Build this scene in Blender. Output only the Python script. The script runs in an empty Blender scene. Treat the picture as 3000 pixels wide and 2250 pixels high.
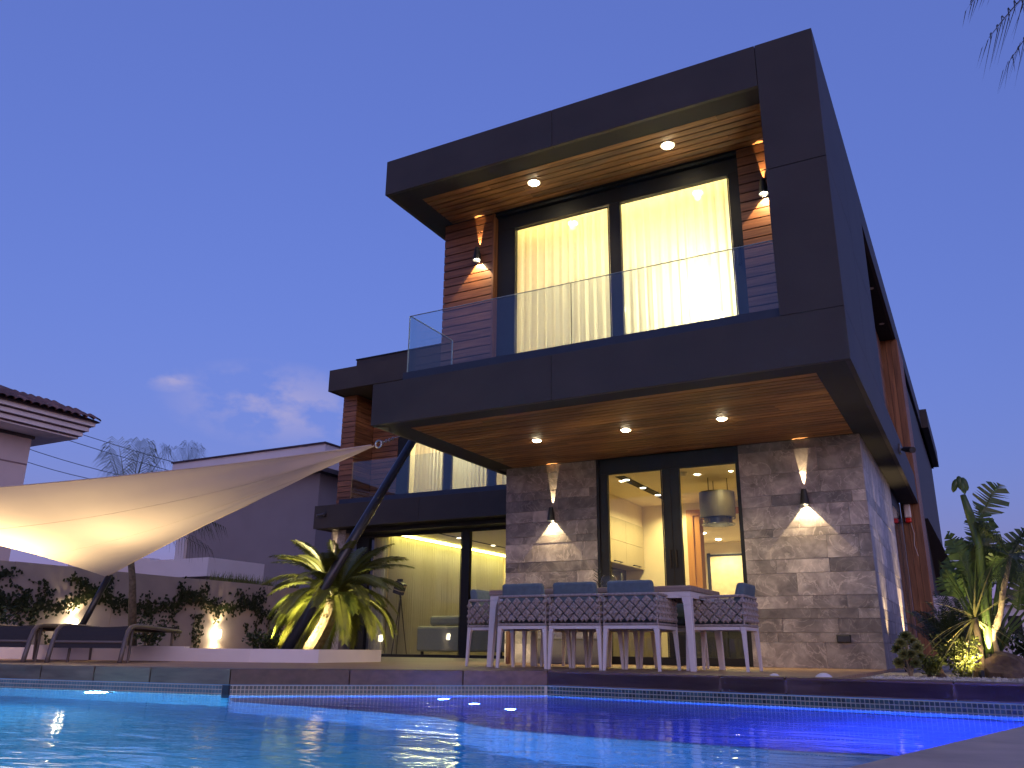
import bpy, bmesh, math, random
from mathutils import Vector, Matrix, Euler
R_ = math.radians
rnd = random.Random(7)
S = bpy.context.scene
COL = S.collection

# ------------------------------------------------------------------ camera
cam_d = bpy.data.cameras.new('camera')
cam_d.sensor_width = 36.0
cam_d.lens = 29.4
cam_d.clip_start = 0.02
cam_d.clip_end = 3000
cam = bpy.data.objects.new('camera', cam_d)
COL.objects.link(cam)
_r = Vector((0.87904138, 0.47664239, 0.00991388))
_u = Vector((0.1357023, -0.27009363, 0.95322312))
_f = Vector((-0.45702422, 0.83657723, 0.30210494))
m3 = Matrix((_r, _u, -_f)).transposed()
cam.matrix_world = Matrix.Translation((0.7361, -7.7339, 0.1781)) @ m3.to_4x4()
S.camera = cam

# ------------------------------------------------------------------ world, sun, exposure
SUN_AZ = R_(140)      # clockwise from +Y: afterglow behind the camera, to the right
SUN_EL = R_(0.0)
world = bpy.data.worlds.new("World")
S.world = world
world.use_nodes = True
wn = world.node_tree
bg = wn.nodes['Background']
sky = wn.nodes.new('ShaderNodeTexSky')
sky.sky_type = 'NISHITA'
sky.sun_disc = False
sky.sun_elevation = SUN_EL
sky.sun_rotation = SUN_AZ
sky.ozone_density = 3.0
sky.dust_density = 0.6
sky.air_density = 1.0
tint = wn.nodes.new('ShaderNodeMix'); tint.data_type = 'RGBA'; tint.blend_type = 'MULTIPLY'
tint.inputs[0].default_value = 1.0
wn.links.new(sky.outputs[0], tint.inputs[6])
tint.inputs[7].default_value = (1.12, 0.88, 1.12, 1)
# thin evening clouds: a low bank to the north-west
tc = wn.nodes.new('ShaderNodeTexCoord')
mp = wn.nodes.new('ShaderNodeMapping'); mp.inputs['Scale'].default_value = (7.0, 7.0, 12.0)
wn.links.new(tc.outputs['Generated'], mp.inputs[0])
nz = wn.nodes.new('ShaderNodeTexNoise'); nz.inputs['Scale'].default_value = 2.2
nz.inputs['Detail'].default_value = 7; nz.inputs['Roughness'].default_value = 0.55
wn.links.new(mp.outputs[0], nz.inputs['Vector'])
def cloud_mask(direction, rad, soft):
    d = wn.nodes.new('ShaderNodeVectorMath'); d.operation = 'SUBTRACT'
    wn.links.new(tc.outputs['Generated'], d.inputs[0]); d.inputs[1].default_value = direction
    sc = wn.nodes.new('ShaderNodeVectorMath'); sc.operation = 'MULTIPLY'
    wn.links.new(d.outputs[0], sc.inputs[0]); sc.inputs[1].default_value = (1, 1, 2.6)
    ln = wn.nodes.new('ShaderNodeVectorMath'); ln.operation = 'LENGTH'
    wn.links.new(sc.outputs[0], ln.inputs[0])
    mr = wn.nodes.new('ShaderNodeMapRange'); mr.inputs[1].default_value = rad + soft
    mr.inputs[2].default_value = rad * 0.2; mr.inputs[3].default_value = 0; mr.inputs[4].default_value = 1
    wn.links.new(ln.outputs['Value'], mr.inputs[0])
    return mr.outputs[0]
m_a = cloud_mask(Vector((-0.68, 0.684, 0.265)).normalized(), 0.085, 0.05)
m_b = cloud_mask(Vector((-0.753, 0.595, 0.28)).normalized(), 0.022, 0.02)
madd = wn.nodes.new('ShaderNodeMath'); madd.operation = 'MAXIMUM'
wn.links.new(m_a, madd.inputs[0]); wn.links.new(m_b, madd.inputs[1])
thr = wn.nodes.new('ShaderNodeMapRange'); thr.inputs[1].default_value = 0.45; thr.inputs[2].default_value = 0.60
wn.links.new(nz.outputs[0], thr.inputs[0])
mm = wn.nodes.new('ShaderNodeMath'); mm.operation = 'MULTIPLY'
wn.links.new(madd.outputs[0], mm.inputs[0]); wn.links.new(thr.outputs[0], mm.inputs[1])
mk = wn.nodes.new('ShaderNodeMath'); mk.operation = 'MULTIPLY'; mk.inputs[1].default_value = 1.0
wn.links.new(mm.outputs[0], mk.inputs[0])
cmix = wn.nodes.new('ShaderNodeMix'); cmix.data_type = 'RGBA'
wn.links.new(mk.outputs[0], cmix.inputs[0])
flat = wn.nodes.new('ShaderNodeMix'); flat.data_type = 'RGBA'; flat.inputs[0].default_value = 0.62
wn.links.new(tint.outputs[2], flat.inputs[6]); flat.inputs[7].default_value = (0.104, 0.150, 0.500, 1)   # even blue-hour dome
wn.links.new(flat.outputs[2], cmix.inputs[6])
cmix.inputs[7].default_value = (0.30, 0.30, 0.56, 1)
wn.links.new(cmix.outputs[2], bg.inputs[0])
bg.inputs[1].default_value = 0.121

sun_d = bpy.data.lights.new('sun', 'SUN')
sun_d.energy = 0.09
sun_d.angle = R_(50)
sun_d.color = (1.0, 0.76, 0.74)
sun = bpy.data.objects.new('sun', sun_d)
COL.objects.link(sun)
_sd = Vector((math.sin(SUN_AZ) * math.cos(R_(9)), math.cos(SUN_AZ) * math.cos(R_(9)), math.sin(R_(9))))
sun.rotation_euler = (-_sd).to_track_quat('-Z', 'Y').to_euler()

S.view_settings.view_transform = 'Standard'
S.view_settings.look = 'None'
S.view_settings.gamma = 1.0
S.view_settings.use_curve_mapping = False
S.view_settings.exposure = 3.3
S.cycles.use_denoising = True
S.cycles.max_bounces = 10
S.cycles.transparent_max_bounces = 24
S.cycles.sample_clamp_indirect = 0.6
S.cycles.blur_glossy = 0.5
S.cycles.caustics_refractive = False
S.cycles.caustics_reflective = False

# ------------------------------------------------------------------ mesh helpers
class MB:
    def __init__(s): s.v = []; s.f = []; s.sm = False
    def quad(s, a, b, c, d):
        i = len(s.v); s.v += [tuple(a), tuple(b), tuple(c), tuple(d)]; s.f.append((i, i+1, i+2, i+3)); return s
    def tri(s, a, b, c):
        i = len(s.v); s.v += [tuple(a), tuple(b), tuple(c)]; s.f.append((i, i+1, i+2)); return s
    def box(s, x0, x1, y0, y1, z0, z1):
        i = len(s.v)
        s.v += [(x0,y0,z0),(x1,y0,z0),(x1,y1,z0),(x0,y1,z0),(x0,y0,z1),(x1,y0,z1),(x1,y1,z1),(x0,y1,z1)]
        s.f += [(i,i+3,i+2,i+1),(i+4,i+5,i+6,i+7),(i,i+1,i+5,i+4),(i+1,i+2,i+6,i+5),(i+2,i+3,i+7,i+6),(i+3,i,i+4,i+7)]
        return s
    def prism(s, poly, z0, z1):      # poly counter-clockwise in xy
        n = len(poly); i = len(s.v)
        s.v += [(p[0], p[1], z0) for p in poly] + [(p[0], p[1], z1) for p in poly]
        s.f.append(tuple(i+n-1-k for k in range(n))); s.f.append(tuple(i+n+k for k in range(n)))
        for k in range(n):
            j = (k+1) % n; s.f.append((i+k, i+j, i+n+j, i+n+k))
        return s
    def hexa(s, b, t):               # 4 bottom points ccw, 4 top points ccw
        i = len(s.v); s.v += [tuple(p) for p in b] + [tuple(p) for p in t]
        s.f += [(i+3,i+2,i+1,i),(i+4,i+5,i+6,i+7)] + [(i+k, i+(k+1)%4, i+4+(k+1)%4, i+4+k) for k in range(4)]
        return s
    def tube(s, pts, rad, n=8, cap=True):
        pts = [Vector(p) for p in pts]
        if not isinstance(rad, (list, tuple)): rad = [rad]*len(pts)
        i0 = len(s.v); up = Vector((0, 0, 1)); prev = None
        for k, p in enumerate(pts):
            if k == 0: t = pts[1]-p
            elif k == len(pts)-1: t = p-pts[k-1]
            else: t = pts[k+1]-pts[k-1]
            t.normalize()
            if prev is None:
                a = t.cross(up)
                if a.length < 1e-3: a = t.cross(Vector((1, 0, 0)))
            else: a = prev - t*prev.dot(t)
            a.normalize(); prev = a; b = t.cross(a)
            for q in range(n):
                an = 2*math.pi*q/n
                s.v.append(tuple(p + (a*math.cos(an) + b*math.sin(an))*rad[k]))
        for k in range(len(pts)-1):
            for q in range(n):
                s.f.append((i0+k*n+q, i0+(k+1)*n+q, i0+(k+1)*n+(q+1)%n, i0+k*n+(q+1)%n))
        if cap:
            s.f.append(tuple(i0+q for q in range(n))); e = i0+(len(pts)-1)*n
            s.f.append(tuple(e+n-1-q for q in range(n)))
        return s
    def lathe(s, c, prof, n=24, cap0=False, cap1=False):   # prof: (r, z)
        i0 = len(s.v)
        for r, z in prof:
            for q in range(n):
                an = 2*math.pi*q/n; s.v.append((c[0]+r*math.cos(an), c[1]+r*math.sin(an), c[2]+z))
        for k in range(len(prof)-1):
            for q in range(n):
                s.f.append((i0+k*n+q, i0+k*n+(q+1)%n, i0+(k+1)*n+(q+1)%n, i0+(k+1)*n+q))
        if cap0: s.f.append(tuple(i0+n-1-q for q in range(n)))
        if cap1:
            e = i0+(len(prof)-1)*n; s.f.append(tuple(e+q for q in range(n)))
        return s
    def disc(s, c, r, n=20, down=True):
        i = len(s.v)
        for q in range(n):
            an = 2*math.pi*q/n; s.v.append((c[0]+r*math.cos(an), c[1]+r*math.sin(an), c[2]))
        s.f.append(tuple(i+n-1-q for q in range(n)) if down else tuple(i+q for q in range(n)))
        return s
    def mesh(s, name, m, off=(0, 0, 0), smooth=False):
        me = bpy.data.meshes.new(name)
        ox, oy, oz = off
        me.from_pydata([(a-ox, b-oy, c-oz) for a, b, c in s.v], [], s.f)
        if m: me.materials.append(m)
        if smooth: me.polygons.foreach_set('use_smooth', [True]*len(me.polygons))
        me.update()
        return me
OFF = {}
class Node:
    """an object together with the world offset its mesh coordinates are relative to"""
    def __init__(s, o): s.o = o
    def __getitem__(s, k):
        if k == '_o': return OFF[s.o.name]
        return s.o[k]
    def __setitem__(s, k, v): s.o[k] = v
def _build(s, name, m, parent=None, smooth=False, bevel=0):
    off = parent['_o'] if parent is not None else (0, 0, 0)
    o = bpy.data.objects.new(name, s.mesh(name, m, off, smooth))
    COL.objects.link(o)
    if parent is not None: o.parent = parent.o
    OFF[o.name] = off
    if bevel:
        b = o.modifiers.new('bevel', 'BEVEL'); b.width = bevel; b.segments = 2; b.limit_method = 'ANGLE'
    return Node(o)
MB.build = _build

def thing(name, label, cat, loc=(0, 0, 0), group=None):
    o = bpy.data.objects.new(name, None); COL.objects.link(o)
    o.location = loc; o.empty_display_size = 0.2
    o['label'] = label; o['category'] = cat
    if group: o['group'] = group
    OFF[o.name] = tuple(loc)
    return Node(o)
def tag(n, label, cat, group=None):
    n['label'] = label; n['category'] = cat
    if group: n['group'] = group
    return n
def struct(n): n['kind'] = 'structure'; return n
def stuff(n): n['kind'] = 'stuff'; return n
_cube = {}
def piece(name, m, parent, x0, x1, y0, y1, z0, z1):
    """a box piece: shares one unit cube per material"""
    if m.name not in _cube: _cube[m.name] = MB().box(0, 1, 0, 1, 0, 1).mesh('piece_' + m.name, m)
    off = parent['_o']
    o = bpy.data.objects.new(name, _cube[m.name]); COL.objects.link(o)
    o.parent = parent.o
    o.location = (x0-off[0], y0-off[1], z0-off[2]); o.scale = (x1-x0, y1-y0, z1-z0)
    OFF[o.name] = off
    return o
def inst(name, me, parent, mat):
    o = bpy.data.objects.new(name, me); COL.objects.link(o); o.parent = parent.o
    off = parent['_o']
    o.matrix_local = Matrix.Translation((-off[0], -off[1], -off[2])) @ mat
    OFF[o.name] = off
    return o
def lamp(kind, name, parent, loc, energy, color, aim=None, size=0.02, angle=60, blend=0.2, sx=None, sy=None):
    d = bpy.data.lights.new(name, kind); d.energy = energy; d.color = color
    if kind == 'SPOT':
        d.spot_size = R_(angle); d.spot_blend = blend; d.shadow_soft_size = size
    elif kind == 'AREA':
        d.shape = 'RECTANGLE'; d.size = sx; d.size_y = sy
    else: d.shadow_soft_size = size
    o = bpy.data.objects.new(name, d); COL.objects.link(o)
    off = parent['_o'] if parent is not None else (0, 0, 0)
    if parent is not None: o.parent = parent.o
    o.location = (loc[0]-off[0], loc[1]-off[1], loc[2]-off[2])
    if aim is not None: o.rotation_euler = Vector(aim).to_track_quat('-Z', 'Y').to_euler()
    return o

# ------------------------------------------------------------------ materials
def mat(name):
    m = bpy.data.materials.new(name); m.use_nodes = True
    nt = m.node_tree
    return m, nt, nt.nodes['Principled BSDF'], nt.nodes['Material Output']
def simple(name, col, rough=0.5, metal=0.0, var=0.12, scale=8.0, bump=0.0, rand=0.0, spec=0.5):
    m, nt, p, out = mat(name)
    g = nt.nodes.new('ShaderNodeNewGeometry')
    n = nt.nodes.new('ShaderNodeTexNoise'); n.inputs['Scale'].default_value = scale; n.inputs['Detail'].default_value = 6
    nt.links.new(g.outputs['Position'], n.inputs['Vector'])
    mr = nt.nodes.new('ShaderNodeMapRange'); mr.inputs[1].default_value = 0.3; mr.inputs[2].default_value = 0.7
    mr.inputs[3].default_value = 1-var; mr.inputs[4].default_value = 1+var
    nt.links.new(n.outputs[0], mr.inputs[0])
    fac = mr.outputs[0]
    if rand:
        oi = nt.nodes.new('ShaderNodeObjectInfo')
        m2 = nt.nodes.new('ShaderNodeMapRange'); m2.inputs[3].default_value = 1-rand; m2.inputs[4].default_value = 1+rand
        nt.links.new(oi.outputs['Random'], m2.inputs[0])
        mu = nt.nodes.new('ShaderNodeMath'); mu.operation = 'MULTIPLY'
        nt.links.new(fac, mu.inputs[0]); nt.links.new(m2.outputs[0], mu.inputs[1]); fac = mu.outputs[0]
    c = nt.nodes.new('ShaderNodeVectorMath'); c.operation = 'SCALE'; c.inputs[0].default_value = col[:3]
    nt.links.new(fac, c.inputs['Scale'])
    nt.links.new(c.outputs[0], p.inputs['Base Color'])
    p.inputs['Roughness'].default_value = rough; p.inputs['Metallic'].default_value = metal
    p.inputs['Specular IOR Level'].default_value = spec
    if bump:
        b = nt.nodes.new('ShaderNodeBump'); b.inputs['Strength'].default_value = bump; b.inputs['Distance'].default_value = 0.01
        n2 = nt.nodes.new('ShaderNodeTexNoise'); n2.inputs['Scale'].default_value = scale*8; n2.inputs['Detail'].default_value = 4
        nt.links.new(g.outputs['Position'], n2.inputs['Vector'])
        nt.links.new(n2.outputs[0], b.inputs['Height']); nt.links.new(b.outputs[0], p.inputs['Normal'])
    return m
def wood(name, axis, dark, light, rough=0.45, rand=0.35, grain=26.0):
    m, nt, p, out = mat(name)
    g = nt.nodes.new('ShaderNodeNewGeometry'); oi = nt.nodes.new('ShaderNodeObjectInfo')
    cb = nt.nodes.new('ShaderNodeCombineXYZ')
    ml = nt.nodes.new('ShaderNodeMath'); ml.operation = 'MULTIPLY'; ml.inputs[1].default_value = 37.0
    nt.links.new(oi.outputs['Random'], ml.inputs[0])
    for k in range(3): nt.links.new(ml.outputs[0], cb.inputs[k])
    ad = nt.nodes.new('ShaderNodeVectorMath'); ad.operation = 'ADD'
    nt.links.new(g.outputs['Position'], ad.inputs[0]); nt.links.new(cb.outputs[0], ad.inputs[1])
    mp = nt.nodes.new('ShaderNodeMapping')
    sc = [grain]*3; sc[axis] = grain*0.06
    mp.inputs['Scale'].default_value = sc
    nt.links.new(ad.outputs[0], mp.inputs[0])
    n = nt.nodes.new('ShaderNodeTexNoise'); n.inputs['Scale'].default_value = 1.0; n.inputs['Detail'].default_value = 5
    n.inputs['Distortion'].default_value = 0.6
    nt.links.new(mp.outputs[0], n.inputs['Vector'])
    cr = nt.nodes.new('ShaderNodeValToRGB')
    cr.color_ramp.elements[0].position = 0.32; cr.color_ramp.elements[0].color = (*dark, 1)
    cr.color_ramp.elements[1].position = 0.70; cr.color_ramp.elements[1].color = (*light, 1)
    nt.links.new(n.outputs[0], cr.inputs[0])
    m2 = nt.nodes.new('ShaderNodeMapRange'); m2.inputs[3].default_value = 1-rand; m2.inputs[4].default_value = 1+rand
    nt.links.new(oi.outputs['Random'], m2.inputs[0])
    c = nt.nodes.new('ShaderNodeVectorMath'); c.operation = 'SCALE'
    nt.links.new(cr.outputs[0], c.inputs[0]); nt.links.new(m2.outputs[0], c.inputs['Scale'])
    nt.links.new(c.outputs[0], p.inputs['Base Color'])
    p.inputs['Roughness'].default_value = rough
    b = nt.nodes.new('ShaderNodeBump'); b.inputs['Strength'].default_value = 0.15; b.inputs['Distance'].default_value = 0.004
    nt.links.new(n.outputs[0], b.inputs['Height']); nt.links.new(b.outputs[0], p.inputs['Normal'])
    return m
def stone_mat(name, tone=1.0):
    m, nt, p, out = mat(name)
    g = nt.nodes.new('ShaderNodeNewGeometry'); oi = nt.nodes.new('ShaderNodeObjectInfo')
    cb = nt.nodes.new('ShaderNodeCombineXYZ')
    ml = nt.nodes.new('ShaderNodeMath'); ml.operation = 'MULTIPLY'; ml.inputs[1].default_value = 23.0
    nt.links.new(oi.outputs['Random'], ml.inputs[0])
    nt.links.new(ml.outputs[0], cb.inputs[0]); nt.links.new(ml.outputs[0], cb.inputs[2])
    ad = nt.nodes.new('ShaderNodeVectorMath'); ad.operation = 'ADD'
    nt.links.new(g.outputs['Position'], ad.inputs[0]); nt.links.new(cb.outputs[0], ad.inputs[1])
    n = nt.nodes.new('ShaderNodeTexNoise'); n.inputs['Scale'].default_value = 4.2; n.inputs['Detail'].default_value = 9
    n.inputs['Roughness'].default_value = 0.62; n.inputs['Distortion'].default_value = 0.4
    nt.links.new(ad.outputs[0], n.inputs['Vector'])
    cr = nt.nodes.new('ShaderNodeValToRGB')
    e = cr.color_ramp.elements
    e[0].position = 0.33; e[0].color = (0.125, 0.110, 0.106, 1)
    e[1].position = 0.68; e[1].color = (0.40, 0.357, 0.340, 1)
    el = e.new(0.5); el.color = (0.235, 0.207, 0.200, 1)
    nt.links.new(n.outputs[0], cr.inputs[0])
    # pale calcite veins
    v = nt.nodes.new('ShaderNodeTexNoise'); v.inputs['Scale'].default_value = 3.0; v.inputs['Detail'].default_value = 5
    v.inputs['Distortion'].default_value = 1.6
    nt.links.new(ad.outputs[0], v.inputs['Vector'])
    s1 = nt.nodes.new('ShaderNodeMath'); s1.operation = 'SUBTRACT'; s1.inputs[1].default_value = 0.5
    nt.links.new(v.outputs[0], s1.inputs[0])
    s2 = nt.nodes.new('ShaderNodeMath'); s2.operation = 'ABSOLUTE'; nt.links.new(s1.outputs[0], s2.inputs[0])
    s3 = nt.nodes.new('ShaderNodeMapRange'); s3.inputs[1].default_value = 0.018; s3.inputs[2].default_value = 0.0
    s3.inputs[3].default_value = 0.0; s3.inputs[4].default_value = 0.55
    nt.links.new(s2.outputs[0], s3.inputs[0])
    mx = nt.nodes.new('ShaderNodeMix'); mx.data_type = 'RGBA'; mx.inputs[7].default_value = (0.52, 0.46, 0.43, 1)
    nt.links.new(s3.outputs[0], mx.inputs[0]); nt.links.new(cr.outputs[0], mx.inputs[6])
    m2 = nt.nodes.new('ShaderNodeMapRange'); m2.inputs[3].default_value = 0.88*tone; m2.inputs[4].default_value = 1.38*tone
    nt.links.new(oi.outputs['Random'], m2.inputs[0])
    c = nt.nodes.new('ShaderNodeVectorMath'); c.operation = 'SCALE'
    nt.links.new(mx.outputs[2], c.inputs[0]); nt.links.new(m2.outputs[0], c.inputs['Scale'])
    nt.links.new(c.outputs[0], p.inputs['Base Color'])
    p.inputs['Roughness'].default_value = 0.42
    b = nt.nodes.new('ShaderNodeBump'); b.inputs['Strength'].default_value = 0.12; b.inputs['Distance'].default_value = 0.006
    nt.links.new(n.outputs[0], b.inputs['Height']); nt.links.new(b.outputs[0], p.inputs['Normal'])
    return m
def glass_mat(name, tintc=(0.93, 0.97, 0.97), base=0.028, boost=0.95):
    m, nt, p, out = mat(name); nt.nodes.remove(p)
    lw = nt.nodes.new('ShaderNodeLayerWeight'); lw.inputs[0].default_value = 0.5
    pw = nt.nodes.new('ShaderNodeMath'); pw.operation = 'POWER'; pw.inputs[1].default_value = 4.0
    nt.links.new(lw.outputs['Facing'], pw.inputs[0])
    ma = nt.nodes.new('ShaderNodeMath'); ma.operation = 'MULTIPLY_ADD'; ma.inputs[1].default_value = boost; ma.inputs[2].default_value = base
    ma.use_clamp = True
    nt.links.new(pw.outputs[0], ma.inputs[0])
    t = nt.nodes.new('ShaderNodeBsdfTransparent'); t.inputs[0].default_value = (*tintc, 1)
    gl = nt.nodes.new('ShaderNodeBsdfGlossy'); gl.inputs['Roughness'].default_value = 0.02
    gl.inputs['Color'].default_value = (0.9, 0.95, 1.0, 1)
    mx = nt.nodes.new('ShaderNodeMixShader')
    nt.links.new(ma.outputs[0], mx.inputs[0]); nt.links.new(t.outputs[0], mx.inputs[1]); nt.links.new(gl.outputs[0], mx.inputs[2])
    nt.links.new(mx.outputs[0], out.inputs[0])
    return m
def fabric(name, col, trans=0.5, thin=0.0, var=0.06, scale=14.0):
    """cloth that lets light through; thin > 0 leaves an open weave"""
    m, nt, p, out = mat(name); nt.nodes.remove(p)
    g = nt.nodes.new('ShaderNodeNewGeometry')
    n = nt.nodes.new('ShaderNodeTexNoise'); n.inputs['Scale'].default_value = scale
    nt.links.new(g.outputs['Position'], n.inputs['Vector'])
    mr = nt.nodes.new('ShaderNodeMapRange'); mr.inputs[3].default_value = 1-var; mr.inputs[4].default_value = 1+var
    nt.links.new(n.outputs[0], mr.inputs[0])
    c = nt.nodes.new('ShaderNodeVectorMath'); c.operation = 'SCALE'; c.inputs[0].default_value = col
    nt.links.new(mr.outputs[0], c.inputs['Scale'])
    d = nt.nodes.new('ShaderNodeBsdfDiffuse'); nt.links.new(c.outputs[0], d.inputs[0])
    t = nt.nodes.new('ShaderNodeBsdfTranslucent'); nt.links.new(c.outputs[0], t.inputs[0])
    mx = nt.nodes.new('ShaderNodeMixShader'); mx.inputs[0].default_value = trans
    nt.links.new(d.outputs[0], mx.inputs[1]); nt.links.new(t.outputs[0], mx.inputs[2])
    last = mx
    if thin:
        tr = nt.nodes.new('ShaderNodeBsdfTransparent')
        m2 = nt.nodes.new('ShaderNodeMixShader'); m2.inputs[0].default_value = thin
        nt.links.new(mx.outputs[0], m2.inputs[1]); nt.links.new(tr.outputs[0], m2.inputs[2]); last = m2
    nt.links.new(last.outputs[0], out.inputs[0])
    return m
def emit(name, col, strength):
    m, nt, p, out = mat(name); nt.nodes.remove(p)
    e = nt.nodes.new('ShaderNodeEmission'); e.inputs[0].default_value = (*col, 1); e.inputs[1].default_value = strength
    nt.links.new(e.outputs[0], out.inputs[0])
    return m
def leaf_mat(name, a, b, rough=0.45, trans=0.25):
    m, nt, p, out = mat(name)
    g = nt.nodes.new('ShaderNodeNewGeometry'); oi = nt.nodes.new('ShaderNodeObjectInfo')
    n = nt.nodes.new('ShaderNodeTexNoise'); n.inputs['Scale'].default_value = 9.0; n.inputs['Detail'].default_value = 4
    nt.links.new(g.outputs['Position'], n.inputs['Vector'])
    ad = nt.nodes.new('ShaderNodeMath'); ad.operation = 'MULTIPLY_ADD'; ad.inputs[1].default_value = 0.35; 
    nt.links.new(oi.outputs['Random'], ad.inputs[0]); nt.links.new(n.outputs[0], ad.inputs[2])
    cr = nt.nodes.new('ShaderNodeValToRGB')
    cr.color_ramp.elements[0].position = 0.35; cr.color_ramp.elements[0].color = (*a, 1)
    cr.color_ramp.elements[1].position = 0.95; cr.color_ramp.elements[1].color = (*b, 1)
    nt.links.new(ad.outputs[0], cr.inputs[0])
    nt.links.new(cr.outputs[0], p.inputs['Base Color']); p.inputs['Roughness'].default_value = rough
    t = nt.nodes.new('ShaderNodeBsdfTranslucent'); nt.links.new(cr.outputs[0], t.inputs[0])
    mx = nt.nodes.new('ShaderNodeMixShader'); mx.inputs[0].default_value = trans
    nt.links.new(p.outputs[0], mx.inputs[1]); nt.links.new(t.outputs[0], mx.inputs[2])
    nt.links.new(mx.outputs[0], out.inputs[0])
    return m

M = {}
M['clad'] = simple('charcoal_panel', (0.045, 0.038, 0.036), 0.6, var=0.14, scale=1.6, bump=0.03, spec=0.32)
M['clad2'] = simple('charcoal_soffit_border', (0.022, 0.020, 0.020), 0.75, var=0.08, scale=2, spec=0.3)
M['frame'] = simple('black_aluminium', (0.016, 0.016, 0.018), 0.5, var=0.06, spec=0.28)
M['wood_x'] = wood('hardwood_along_x', 0, (0.13, 0.050, 0.022), (0.29, 0.125, 0.056), rand=0.16, grain=30)
M['wood_soff'] = wood('soffit_hardwood', 0, (0.115, 0.047, 0.018), (0.37, 0.170, 0.062), rough=0.6, rand=0.30)
M['wood_z'] = wood('hardwood_along_z', 2, (0.13, 0.050, 0.020), (0.31, 0.140, 0.060), rand=0.2)
M['wood_y'] = wood('hardwood_along_y', 1, (0.13, 0.050, 0.020), (0.31, 0.140, 0.060))
M['back'] = simple('dark_batten_void', (0.016, 0.011, 0.009), 0.8)
M['stone'] = stone_mat('grey_marble', 1.15)
M['stone_dark'] = stone_mat('dark_grey_marble', 0.76)
M['mortar'] = simple('pale_mortar', (0.34, 0.29, 0.27), 0.8, var=0.1)
M['glass'] = glass_mat('clear_glass')
M['rail_glass'] = glass_mat('balustrade_glass', (0.86, 0.91, 0.92), 0.055, 0.85)
M['plaster'] = simple('white_plaster', (0.72, 0.68, 0.68), 0.75, var=0.05, scale=2.2, bump=0.03)
M['cream'] = simple('cream_wall', (0.74, 0.62, 0.42), 0.7, var=0.03)
M['ceil'] = simple('cream_ceiling', (0.78, 0.66, 0.46), 0.75, var=0.03)
M['floor'] = simple('pale_floor', (0.35, 0.30, 0.22), 0.3, var=0.1)
M['curtain'] = fabric('sheer_curtain', (0.82, 0.76, 0.64), 0.55, 0.12)
M['curtain2'] = fabric('pleated_drape', (0.50, 0.46, 0.36), 0.35, 0.0)
# ------------------------------------------------------------------ more materials
M['deck'] = None
def deck_mat():
    m, nt, p, out = mat('hardwood_deck')
    g = nt.nodes.new('ShaderNodeNewGeometry')
    mp = nt.nodes.new('ShaderNodeMapping'); mp.inputs['Scale'].default_value = (1.2, 22, 22)
    nt.links.new(g.outputs['Position'], mp.inputs[0])
    n = nt.nodes.new('ShaderNodeTexNoise'); n.inputs['Scale'].default_value = 1.0; n.inputs['Detail'].default_value = 5
    nt.links.new(mp.outputs[0], n.inputs['Vector'])
    cr = nt.nodes.new('ShaderNodeValToRGB')
    cr.color_ramp.elements[0].position = 0.3; cr.color_ramp.elements[0].color = (0.21, 0.115, 0.06, 1)
    cr.color_ramp.elements[1].position = 0.7; cr.color_ramp.elements[1].color = (0.40, 0.25, 0.15, 1)
    nt.links.new(n.outputs[0], cr.inputs[0]); nt.links.new(cr.outputs[0], p.inputs['Base Color'])
    p.inputs['Roughness'].default_value = 0.55
    w = nt.nodes.new('ShaderNodeTexWave'); w.wave_type = 'BANDS'; w.bands_direction = 'Y'; w.inputs['Scale'].default_value = 2.2
    w.wave_profile = 'SAW'
    nt.links.new(g.outputs['Position'], w.inputs['Vector'])
    b = nt.nodes.new('ShaderNodeBump'); b.inputs['Strength'].default_value = 0.2; b.inputs['Distance'].default_value = 0.004
    nt.links.new(n.outputs[0], b.inputs['Height']); nt.links.new(b.outputs[0], p.inputs['Normal'])
    return m
M['deck'] = deck_mat()
M['coping'] = wood('coping_hardwood', 0, (0.070, 0.036, 0.027), (0.155, 0.090, 0.068), rough=0.5, rand=0.28, grain=18)
M['coping_grey'] = wood('weathered_coping', 0, (0.085, 0.072, 0.055), (0.17, 0.145, 0.112), rough=0.5, rand=0.2, grain=16)
M['grout'] = simple('pool_grout', (0.52, 0.52, 0.48), 0.6, var=0.08)
M['pool'] = simple('pool_plaster', (0.085, 0.37, 0.64), 0.6, var=0.10, scale=3)
M['shelf'] = simple('pool_shelf_mosaic', (0.09, 0.21, 0.55), 0.6, var=0.15, scale=5)
M['tile'] = simple('teal_mosaic', (0.035, 0.085, 0.105), 0.18, var=0.25, scale=20, rand=0.5)
M['tile_lit'] = simple('lit_mosaic', (0.16, 0.33, 0.42), 0.2, var=0.2, scale=20, rand=0.3)  # left wall tiles made paler: the light on them is put into the colour
M['gravel'] = simple('grey_gravel', (0.30, 0.27, 0.24), 0.85, var=0.4, scale=50, bump=0.5)
M['soil'] = simple('garden_soil', (0.07, 0.055, 0.04), 0.9, var=0.3, scale=12, bump=0.3)
M['paving'] = simple('stone_paving', (0.48, 0.35, 0.26), 0.7, var=0.2, scale=6, bump=0.08)
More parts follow.
